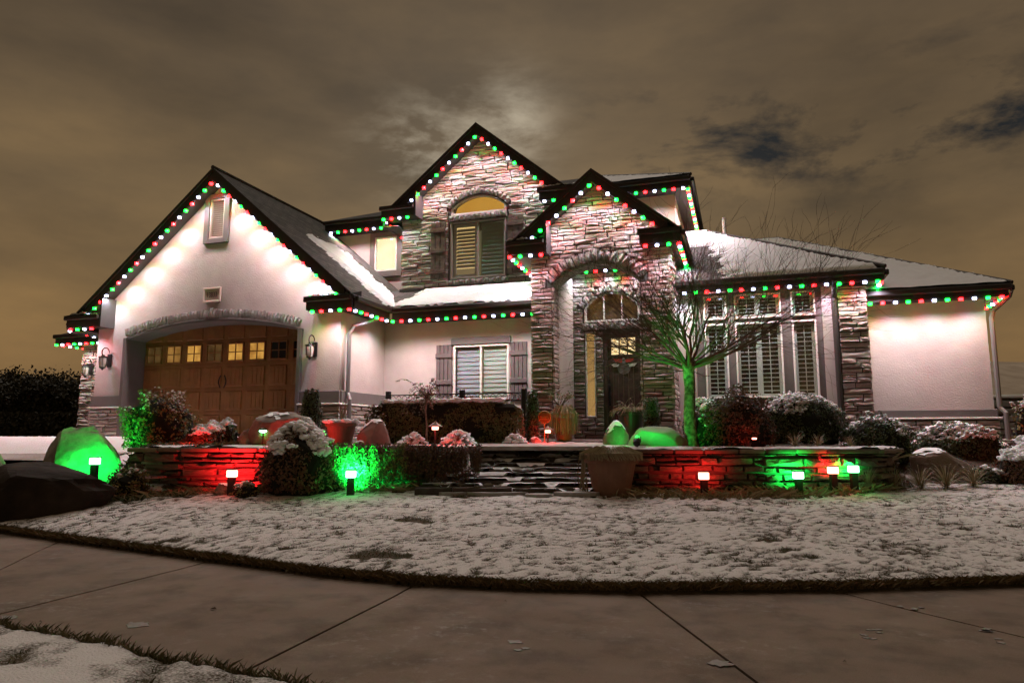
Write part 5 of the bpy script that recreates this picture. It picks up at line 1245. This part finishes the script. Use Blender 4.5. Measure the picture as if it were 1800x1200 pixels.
# --- left of the steps
shrub('leafy_bush', 'big green and rust leaved bush with snow specks before the garage door', 283, 11.6, 1.22, .98, 1.0, LEAF_MIX, 5200, .024, 130, seed=1, z=.93, snow_r=.022, rag=.26)
shrub('snowy_shrub', 'left low shrub heaped with snow and lit red, by the big leafy bush', 362, 11.0, .60, .34, .5, LEAF_BR, 1500, .022, 200, seed=2, z=.98, snow_r=.035, group='low snowy shrubs above the left wall')
shrub('snowy_shrub', 'right low shrub heaped with snow beside the red-lit rocks', 394, 11.3, .52, .42, .45, LEAF_DK, 1500, .022, 170, seed=3, z=.98, snow_r=.035, group='low snowy shrubs above the left wall')
shrub('rounded_bush', 'dense rounded bush with thick snow cap hanging over the left wall', 528, 9.55, 1.08, .95, .95, LEAF_BR, 6500, .024, 420, seed=4, z=.36, snow_r=.055, rag=.14)
shrub('rounded_bush', 'small snow-topped tuft in front of the red-lit wall', 440, 9.35, .36, .22, .3, LEAF_MIX, 600, .018, 60, seed=5, snow_r=.03)
shrub('leafy_bush', 'low dark leafy plant at the left end of the left retaining wall', 232, 9.75, .62, .42, .4, LEAF_MIX, 1600, .022, 8, seed=51, z=.28, rag=.3)
# trailing plants over the wall
def trailing(label, px0, px1, d, z0, z1, n, m, seed):
    rnd = random.Random(seed); u0, u1 = (px0 - 900) / 1230 * d, (px1 - 900) / 1230 * d; x, y = xy((u0 + u1) / 2, d)
    t = thing('trailing_plant', label, 'plant', (x, y, z0), rz=YAW, group='plants trailing over the left wall'); hw = (u1 - u0) / 2; mb = MB(); pts = []
    for _ in range(n):
        a = rnd.uniform(-hw, hw); L = (z1 - z0) * rnd.uniform(.45, 1.0) * (1 - .25 * abs(a / hw) ** 3); top = z1 - z0 + rnd.uniform(-.03, .06); o = rnd.uniform(0, .14); P = []
        for k in range(7):
            f_ = k / 6; P.append((a + .06 * noise.noise(Vector((a * 3, f_ * 2, seed))), .10 - (o + .10) * min(1, f_ * 3) - .05 * f_, top - L * f_ + (.05 * sin(f_ * pi) if k < 3 else 0)))
        mb.tube(P, .003, 3, False)
        for k in range(12):
            f_ = rnd.random(); i_ = min(5, int(f_ * 6)); p = Vector(P[i_]).lerp(Vector(P[i_ + 1]), f_ * 6 - i_); pts.append((p + Vector((rnd.gauss(0, .012), rnd.gauss(-.01, .012), 0)), Vector((rnd.gauss(0, .3), -1, .2))))
    mb.build('stem', TWIG, t, kind='stuff'); leaf_mesh(pts, .018, rnd, .4).build('foliage', m, t, kind='stuff'); return t
trailing('green-lit plant trailing down the wall right of the rounded bush', 575, 715, 9.72, .42, 1.02, 330, LEAF_MIX, 71)
trailing('dark plant trailing over the wall by the left of the steps', 712, 845, 9.75, .42, 1.0, 260, LEAF_BR, 72)
shrub('rounded_bush', 'loose dark foliage between the rounded bush and the green spotlight', 590, 9.65, .5, .55, .3, LEAF_MIX, 1300, .022, 0, seed=6, z=.42)
shrub('clipped_column', 'dark clipped column of ivy beside the garage door', 547, 12.2, .36, .95, .36, LEAF_DK, 2600, .02, 30, 'col', seed=7, z=1.02, snow_r=.018, rag=.2)
shrub('long_hedge', 'long clipped hedge with a ribbon of snow below the iron railing', 787, 12.2, 2.55, .70, .62, LEAF_HED, 11000, .022, 0, 'box', seed=8, z=1.05, cat='hedge', rag=.25)
hx_, hy_ = xy((787 - 900) / 1230 * 12.2, 12.2); F = Matrix.Translation((hx_, hy_, 1.74)) @ Matrix.Rotation(YAW, 4, 'Z'); mb = MB(); rnd = random.Random(77)
for i in range(230):
    q = rnd.uniform(-1.05, .98); mb.blob(F @ Vector((q, rnd.uniform(-.33, -.05), .012 * q + rnd.uniform(.005, .035) + .02 * noise.noise(Vector((q * 2, 0, 5))))), (rnd.uniform(.05, .09), .06, rnd.uniform(.018, .036)), rnd, .35, 1)
hs = mb.build('snow_ribbon', SNOW, smooth_=True)
hs.name = 'snow_ribbon'; tag(hs, 'ribbon of white snow lying along the top of the long hedge', 'snow')
shrub('round_shrub', 'round olive bush at the left end of the long hedge', 668, 12.0, .5, .66, .5, LEAF_HED, 1800, .022, 40, seed=9, z=1.03, snow_r=.02)
shrub('clipped_column', 'narrow evergreen column with a snow cap by the entry column', 936, 12.4, .25, .90, .25, LEAF_DK, 2000, .018, 22, 'col', seed=10, z=1.05, snow_r=.03)
# snowy yuccas
def yucca(px, d, r_, label, seed, n=46, m=None, z=None, snow=True, wd=.016, up=.5, name='yucca', droop=1.0):
    rnd = random.Random(seed); u = (px - 900) / 1230 * d; z = H(u, d) - .01 if z is None else z; x, y = xy(u, d); t = thing(name, label, 'plant', (x, y, z), rz=YAW)
    mb = MB(); sn = MB()
    for i in range(n):
        th = rnd.uniform(0, 2 * pi); L = r_ * rnd.uniform(.7, 1.15); e = rnd.uniform(.15, up * 2); P = []; k_ = 6
        for k in range(k_): f_ = k / (k_ - 1); P.append(Vector((cos(th) * L * f_ * cos(e * .8), sin(th) * L * f_ * cos(e * .8), L * (sin(e) * f_ * 1.4 - droop * .75 * f_ * f_ ))) + Vector((0, 0, .03)))
        w_ = Vector((-sin(th), cos(th), 0)) * wd; vs = []
        for k, p in enumerate(P): ww = w_ * (1 - (k / (k_ - 1)) ** 2 * .9); vs += [p - ww, p + ww]
        mb.add(vs, [(2 * k, 2 * k + 1, 2 * k + 3, 2 * k + 2) for k in range(k_ - 1)])
        if snow and rnd.random() < .95:
            vs = []; 
            for k, p in enumerate(P[1:5]): 
                ww = w_ * 1.9; h_ = Vector((0, 0, .03)); vs += [p - ww, p + h_, p + ww]
            sn.add(vs, [(3 * k + a, 3 * k + a + 1, 3 * k + a + 4, 3 * k + a + 3) for k in range(3) for a in (0, 1)])
    mb.build('leaves', m or STRAW, t, kind='stuff')
    if snow:
        for i in range(34):
            th = rnd.uniform(0, 2 * pi); q = rnd.random() ** .6; sn.blob((r_ * .75 * q * cos(th), r_ * .6 * q * sin(th), r_ * .62 * (1 - q ** 1.6) + .03), (.06, .05, .035), rnd, .35, 1)
        sn.build('snow', SNOW, t, kind='stuff', smooth_=True)
    return t
yucca(806, 11.0, .34, 'snow-laden yucca clump left of the other, before the hedge', 1, 60, LEAF_PALE)
yucca(880, 11.0, .40, 'larger snow-laden yucca clump before the right part of the hedge', 2, 75, LEAF_PALE)
yucca(728, 11.4, .26, 'flat snowy clump under the little weeping tree', 3, 40, LEAF_PALE)
yucca(905, 11.6, .22, 'small snowy clump left of the red path light', 4, 30, LEAF_PALE)
# little weeping tree
rnd = random.Random(5); p = at(749, 768, 11.5); t = thing('weeping_tree', 'little grafted weeping tree with pale dry leaves before the hedge', 'tree', (p.x, p.y, 1.02), rz=YAW)
MB().tube([(0, 0, 0), (.01, 0, .3), (-.02, .01, .55), (.0, 0, .75)], [.022, .018, .017, .02], 7).build('trunk', MATS['bark'], t); mb = MB(); pts = []
for i in range(38):
    th = rnd.uniform(0, 2 * pi); R_ = rnd.uniform(.12, .40) * (1.3 if cos(th) < 0 else .75); up = rnd.uniform(.02, .30); P = []
    dr = rnd.uniform(.0, .55) if cos(th) < .2 else rnd.uniform(0, .2)
    for k in range(7): f_ = k / 6; P.append(Vector((cos(th) * R_ * f_, sin(th) * R_ * f_ * .7, .73 + up * sin(f_ * pi * .6) * 1.3 - dr * f_ ** 2.2)))
    mb.tube(P, [.006, .005, .004, .003, .003, .002, .002], 3, False)
    for _ in range(26): j = min(5, int(rnd.random() ** .6 * 6)); q = P[j].lerp(P[j + 1], rnd.random()); pts.append((q + Vector((rnd.gauss(0, .015), rnd.gauss(0, .015), -.01)), Vector((rnd.gauss(0, 1), -1, 0)).normalized()))
mb.build('branches', TWIG, t, kind='stuff'); leaf_mesh(pts, .017, rnd, .4).build('foliage', LEAF_PALE, t, kind='stuff')
# --- pots
def pot(name, label, px, d, z, rt, rb_, h_, m, lip=.05, rz=0): 
    u = (px - 900) / 1230 * d; x, y = xy(u, d); t = thing(name, label, 'planter', (x, y, z))
    MB().lathe([(rb_, 0), (rb_ + (rt - rb_) * .5, h_ * .5), (rt * .96, h_ - lip), (rt * 1.06, h_ - lip + .004), (rt * 1.06, h_), (rt * .93, h_), (rt * .9, h_ - .04)], n=28).build('pot', m, t, smooth_=False)
    MB().lathe([(rt * .91, h_ - .035), (rt * .5, h_ - .02)], n=20).build('soil', MORTAR, t); return t, (x, y)
t, c_ = pot('flower_pot', 'dark flared pot capped with snow, lit orange on its left', 602, 11.0, 1.0, .23, .16, .36, mat('warm_clay', (.16, .085, .055), .6, noise_amt=.2))
mb = MB(); rnd = random.Random(3)
for i in range(60): a = rnd.uniform(0, 2 * pi); r_ = .24 * sqrt(rnd.random()); mb.blob((r_ * cos(a) * 1.1, r_ * sin(a), .37 + .03 * rnd.random()), (.055, .05, .03), rnd, .3, 1)
mb.build('snow', SNOW, t, kind='stuff', smooth_=True)
mb = MB()
for i in range(7): 
    a = rnd.uniform(-.6, .9); P = [Vector((.02, 0, .36))]; 
    for k in range(6): P.append(P[-1] + Vector((.03 * a + .02 * noise.noise(Vector((i, k, 0))) * 4, rnd.gauss(0, .02), .045)))
    mb.tube(P, [.014, .012, .01, .009, .008, .006, .005], 5)
mb.build('dead_stems', HATCH, t, kind='stuff')
t, c_ = pot('flower_pot', 'tall pot with drooping straw grass by the porch column', 991, 13.0, 1.09, .20, .14, .40, mat('red_clay', (.22, .07, .045), .55, noise_amt=.2))
rnd = random.Random(8); mb = MB()
for i in range(260):
    th = rnd.uniform(0, 2 * pi); r_ = rnd.uniform(.16, .27); P = [Vector((.06 * cos(th), .06 * sin(th), .42)), Vector((.15 * cos(th), .15 * sin(th), .60 + rnd.uniform(-.04, .05))), Vector((r_ * cos(th), r_ * sin(th), .48)), Vector((r_ * 1.05 * cos(th), r_ * 1.05 * sin(th), .30)), Vector((r_ * 1.06 * cos(th), r_ * 1.06 * sin(th), rnd.uniform(.08, .22)))]; mb.tube(P, .004, 3, False)
mb.build('grass_leaves', STRAW, t, kind='stuff'); mb = MB(); pts = []
for i in range(14):
    a = rnd.uniform(-.5, .5); P = [Vector((-.05, 0, .55)), Vector((-.06 + a * .15, rnd.gauss(0, .04), .68)), Vector((-.05 + a * .4, rnd.gauss(0, .05), .80))]; mb.tube(P, .005, 4); pts += [(P[2] + Vector((rnd.gauss(0, .03), rnd.gauss(0, .03), rnd.gauss(0, .03))), Vector((0, -1, .3))) for _ in range(14)]
mb.build('dead_stems', TWIG, t, kind='stuff'); leaf_mesh(pts, .018, rnd).build('dry_flowers', LEAF_PALE, t, kind='stuff')
t, c_ = pot('flower_pot', 'dark glazed pot with curly dry twigs before the front door', 1108, 13.3, 1.09, .25, .17, .52, POTD)
rnd = random.Random(9); mb = MB()
for i in range(90):
    th = rnd.uniform(0, 2 * pi); P = [Vector((.1 * cos(th), .1 * sin(th), .5))]; v = Vector((cos(th) * .5, sin(th) * .5, 1.1)).normalized() * .05
    for k in range(9): P.append(P[-1] + v); v = (v + Vector((rnd.gauss(0, .012) + cos(th) * .008, rnd.gauss(0, .012), -.014))).normalized() * .045
    mb.tube(P, .003, 3, False)
mb.build('dry_twigs', HATCH, t, kind='stuff')
t, c_ = pot('large_pot', 'large tapered pot with matted grass overflowing, at the foot of the steps', 1072, 9.35, .34, .335, .225, .56, CLAY, .09)
rnd = random.Random(10); mb = MB(); sn = MB()
for i in range(900):
    th = rnd.uniform(0, 2 * pi); r_ = rnd.uniform(.33, .41); r0 = rnd.uniform(0, .24); zt = .63 + .05 * rnd.random() - r0 * .2; P = [Vector((r0 * cos(th), r0 * sin(th), zt - .03)), Vector((.5 * (r0 + r_) * cos(th), .5 * (r0 + r_) * sin(th), zt + .015)), Vector((r_ * cos(th), r_ * sin(th), .60)), Vector((r_ * 1.04 * cos(th + .1), r_ * 1.04 * sin(th + .1), rnd.uniform(.50, .60)))]; mb.tube(P, .004, 3, False)
mb.build('matted_grass', STRAW, t, kind='stuff')
for i in range(70): a = rnd.uniform(0, 2 * pi); r_ = .24 * sqrt(rnd.random()); sn.blob((r_ * cos(a), r_ * sin(a) + .03, .64 + .03 * rnd.random() - r_ * .12), (.06, .05, .025), rnd, .3, 1)
sn.build('snow', SNOW, t, kind='stuff', smooth_=True); mb = MB()
for i in range(16):
    x0 = -.36 + rnd.gauss(0, .04); P = [Vector((x0 + .1, -.05, .60)), Vector((x0, -.1, .5)), Vector((x0 - .01, -.12, .3)), Vector((x0 + rnd.gauss(0, .02), -.13, rnd.uniform(.02, .2)))]; mb.tube(P, .006, 4)
mb.build('dead_stems', HATCH, t, kind='stuff')
# --- right of the steps
shrub('clipped_column', 'green-lit cactus-like evergreen column with snow cap before the right entry column', 1145, 12.9, .34, .80, .34, LEAF_DK, 3200, .017, 26, 'col', seed=11, z=1.06, snow_r=.035, rag=.08)
shrub('rounded_bush', 'brown-leaved round bush with a red spot at its foot', 1298, 10.7, 1.02, .86, .9, LEAF_BR, 6200, .023, 30, seed=12, z=.97, snow_r=.018, rag=.2)
shrub('rounded_bush', 'low olive bush between the tree trunk and the brown bush', 1238, 10.9, .55, .58, .5, LEAF_HED, 2200, .02, 10, seed=13, z=.98, rag=.25)
shrub('clipped_hedge', 'dark clipped hedge with snow on its rounded top under the tall windows', 1405, 12.0, 1.62, .90, 1.0, LEAF_DK, 8500, .022, 420, seed=14, z=1.0, cat='hedge', snow_r=.035, rag=.08)
shrub('clipped_hedge', 'left piece of snowy hedge behind the tree trunk', 1240, 12.6, .8, .80, .8, LEAF_DK, 3600, .022, 260, seed=15, z=1.03, cat='hedge', snow_r=.032, rag=.1)
shrub('snowy_shrub', 'dark snowy shrub at the foot of the stone pier', 1542, 11.7, 1.15, .80, .9, LEAF_DK, 5200, .022, 360, seed=16, z=.70, snow_r=.038, rag=.2)
shrub('snowy_shrub', 'long snowy shrub along the foot of the right stucco wing', 1682, 12.2, 1.55, .66, .9, LEAF_DK, 7200, .022, 520, seed=17, z=.72, snow_r=.04, rag=.14)
shrub('snowy_shrub', 'snow-heaped shrub at the right picture edge, red underneath', 1802, 10.4, .92, .66, .9, LEAF_BR, 5200, .022, 480, seed=18, z=.44, snow_r=.045, rag=.14)
shrub('snowy_shrub', 'sprawling snow-covered twigs between the pale boulder and the right edge', 1722, 10.5, .5, .26, .35, LEAF_DK, 900, .02, 120, seed=19, z=.46, snow_r=.035)
shrub('leafy_bush', 'yellow-green sprig with white flowers at the right picture edge', 1800, 11.3, .30, .75, .3, LEAF_MIX, 500, .028, 50, seed=20, z=.95, snow_r=.03, rag=.4)
shrub('leafy_bush', 'thin bare-leaved bush behind the end of the right wing', 1765, 15.0, .7, 1.1, .5, LEAF_BR, 260, .03, 0, seed=21, z=1.1, rag=.5, stems=True) if False else None
for i, (px, d_, r_, lab) in enumerate(((1515, 9.75, .42, 'green-lit ornamental grass clump beside the rightmost square light'), (1560, 9.9, .42, 'second ornamental grass clump from the left at right of the wall'), (1605, 10.0, .40, 'third ornamental grass clump before the pale boulder'), (1650, 10.0, .44, 'fourth ornamental grass clump in front of the pale boulder'), (1698, 10.1, .40, 'rightmost ornamental grass clump beside the snowy twigs'))):
    yucca(px, d_, r_, lab, 30 + i, 170, STRAW, None, False, .0045, .75, 'ornamental_grass', .9)
yucca(1392, 10.15, .30, 'small dry grass tuft above the right wall, left one', 41, 80, STRAW, .98, False, .004, .7, 'ornamental_grass', .9)
yucca(1432, 10.3, .26, 'small dry grass tuft above the right wall, middle one', 42, 70, STRAW, .98, False, .004, .7, 'ornamental_grass', .9)
yucca(1488, 10.2, .22, 'small dry grass tuft above the right wall, right one', 43, 60, STRAW, .98, False, .004, .8, 'ornamental_grass', .9)
# dry weeds and mulch in the front bed
def reg_mulch():
    u = R.uniform(1.3, 5.4) if R.random() < .6 else R.uniform(-6.0, -.5); db = interp(u, DBED); d = db + (9.85 - db) * R.random() if db < 9.85 else db + R.random() * .3
    return u, d, H(u, d), 1.0 if R.random() < .8 else 2.0
blades('dry_weeds', 7000, reg_mulch, (.02, .07), STRAW, 'dry weeds and leaf litter in the narrow bed before the walls', w=.005, lean=1.3)
def reg_left():
    u = R.uniform(-7.5, -4.3); db = interp(u, DBED); d = db + R.random() * 2.4; return u, d, H(u, d), 1.0
blades('ground_cover', 9000, reg_left, (.02, .09), LEAF_DK, 'low green ground cover round the boulders at left', w=.010, lean=1.0)

# --- the bare tree
def bare_tree(px, d, label):
    rnd = random.Random(31); p = at(px, 780, d); z0 = 1.0; t = thing('bare_tree', label, 'tree', (p.x, p.y, z0), rz=YAW); zk = at(px, 637, d).z - z0
    MB().tube([(0, 0, -.05), (0, 0, .1), (-.01, 0, .5), (.01, 0, .9), (.0, 0, zk - .12), (.0, 0, zk + .02)], [.125, .100, .090, .085, .092, .115], 14).build('trunk', BARK, t, smooth_=True)
    def grow(mb, p, v, L, r, lev):
        n_ = 5 if lev < 3 else 4; P = [p.copy()]; Rr = [r]; q = p.copy(); v = v.copy()
        for k in range(n_):
            v = (v + Vector((rnd.gauss(0, .14), rnd.gauss(0, .14), rnd.gauss(0, .10) + (.022 if lev > 0 else .03)))).normalized(); q = q + v * L / n_; P.append(q.copy()); Rr.append(r * (1 - .55 * (k + 1) / n_))
        mb.tube(P, Rr, 6 if lev == 0 else (4 if lev < 2 else 3), False)
        if lev >= 4: return
        kids = {0: 6, 1: 4, 2: 3, 3: 1}[lev]
        for c_ in range(kids):
            f_ = rnd.uniform(.25, .95) if c_ else 1.0; i_ = min(n_ - 1, int(f_ * n_)); s_ = P[i_].lerp(P[i_ + 1], f_ * n_ - i_) if f_ < 1 else P[-1]; dv = (P[i_ + 1] - P[i_]).normalized()
            a = Vector((rnd.gauss(0, 1), rnd.gauss(0, 1), rnd.gauss(0, .6))); a = (a - dv * a.dot(dv)).normalized(); nv = (dv * (1.0 if c_ else 2) + a * rnd.uniform(.45, .95)).normalized()
            grow(mb, s_, nv, L * rnd.uniform(.54, .80), max(.0026, Rr[i_] * .60), lev + 1)
    N_ = 23
    for i in range(N_):
        th = 2 * pi * i / N_ + rnd.gauss(0, .15); el_ = rnd.choice((.22, .36, .5, .66, .85, 1.05)) + rnd.gauss(0, .07)
        if i % 5 == 0: el_ = .24
        v = Vector((cos(th) * cos(el_), sin(th) * cos(el_) * .85, sin(el_))); mb = MB(); grow(mb, Vector((cos(th) * .04, sin(th) * .04, zk - .06 + rnd.uniform(-.05, .05))), v, rnd.uniform(.88, 1.18) * (1.25 if el_ < .55 else 1.0), rnd.uniform(.013, .026), 0)
        mb.build('branch', TWIG, t)
    return t
bare_tree(1215, 10.8, 'bare round-crowned tree with trunk lit bright green on the terrace')
# --- distant trees, hill
def far_tree(px, d, h_, w_, label, seed, leafy=.5):
    h_ *= .84
    rnd = random.Random(seed); u = (px - 900) / 1230 * d * .99; x, y = xy(u, d); t = thing('far_tree', label, 'tree', (x, y, .9), group='dark trees beyond the driveway', rz=YAW)
    mb = MB(); mb.tube([(0, 0, 0), (0, 0, h_ * .3), (.1, 0, h_ * .6)], [w_ * .05, w_ * .035, w_ * .02], 6)
    pts = []
    for i in range(60):
        th = rnd.uniform(0, 2 * pi); s_ = Vector((0, 0, h_ * rnd.uniform(.15, .55))); v = Vector((cos(th), sin(th) * .6, rnd.uniform(.3, 1.6))).normalized(); P = [s_]
        L = h_ * rnd.uniform(.25, .55)
        for k in range(5): v = (v + Vector((rnd.gauss(0, .15), rnd.gauss(0, .15), .05))).normalized(); P.append(P[-1] + v * L / 5)
        mb.tube(P, [.07, .05, .04, .03, .025, .015], 3, False)
        for k in range(2, 6): pts += [(P[k] + Vector((rnd.gauss(0, h_ * .06), rnd.gauss(0, h_ * .06), rnd.gauss(0, h_ * .05))), Vector((rnd.gauss(0, 1), rnd.gauss(0, 1), rnd.gauss(0, 1))).normalized()) for _ in range(int(60 * leafy))]
        for k in range(int(60)): pts.append((Vector((rnd.uniform(-.5, .5) * w_, rnd.uniform(-.3, .3) * w_, rnd.random() * h_ * .55)), Vector((0, -1, .2))))
    mb.build('trunk', TWIG, t); leaf_mesh(pts, .085, rnd).build('crown', MATS.get('far_leaf') or leafmat('far_leaf', [(.018, .020, .009), (.035, .032, .014), (.022, .018, .010)]), t, kind='stuff')
for i, (px, d_, h_, w_, lf) in enumerate(((-30, 36, 4.2, 5, 1), (14, 40, 4.6, 5, 1), (48, 34, 3.6, 4.5, 1), (72, 38, 5.0, 5, .5), (100, 42, 4.6, 5, 1), (118, 36, 3.9, 4, 1), (134, 45, 5.2, 4.5, 1), (30, 30, 2.6, 4.5, 1), (88, 30, 2.7, 4.5, 1.2), (128, 31, 2.6, 4, 1.2))):
    far_tree(px, d_, h_, w_, ['dark tree cut by the left picture edge', 'dark bushy tree second from the left edge', 'low dark tree in the far-left thicket', 'twiggy taller tree rising over the far-left thicket', 'broad dark tree behind the driveway', 'small dark tree left of the far stone wall', 'tallest dark tree next to the far stone wall', 'low thicket bush at the far end of the driveway, left', 'low thicket bush in the middle of the far-left thicket', 'low thicket bush nearest the far stone wall'][i], 60 + i, lf)
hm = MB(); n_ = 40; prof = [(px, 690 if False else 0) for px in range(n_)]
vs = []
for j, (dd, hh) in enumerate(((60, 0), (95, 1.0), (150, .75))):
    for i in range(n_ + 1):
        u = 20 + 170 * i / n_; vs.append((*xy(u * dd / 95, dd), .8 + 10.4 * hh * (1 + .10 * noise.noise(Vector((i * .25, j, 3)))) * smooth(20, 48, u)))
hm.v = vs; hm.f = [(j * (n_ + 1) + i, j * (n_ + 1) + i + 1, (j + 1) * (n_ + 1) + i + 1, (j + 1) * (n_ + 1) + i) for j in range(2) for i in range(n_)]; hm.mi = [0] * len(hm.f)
hm.build('hill', mat('hazy_hill_scrub', (.36, .29, .22), .95, col2=(.50, .42, .33), nscale=.3), kind='structure', smooth_=True)  # scrub colour made paler so the distance haze is painted into it
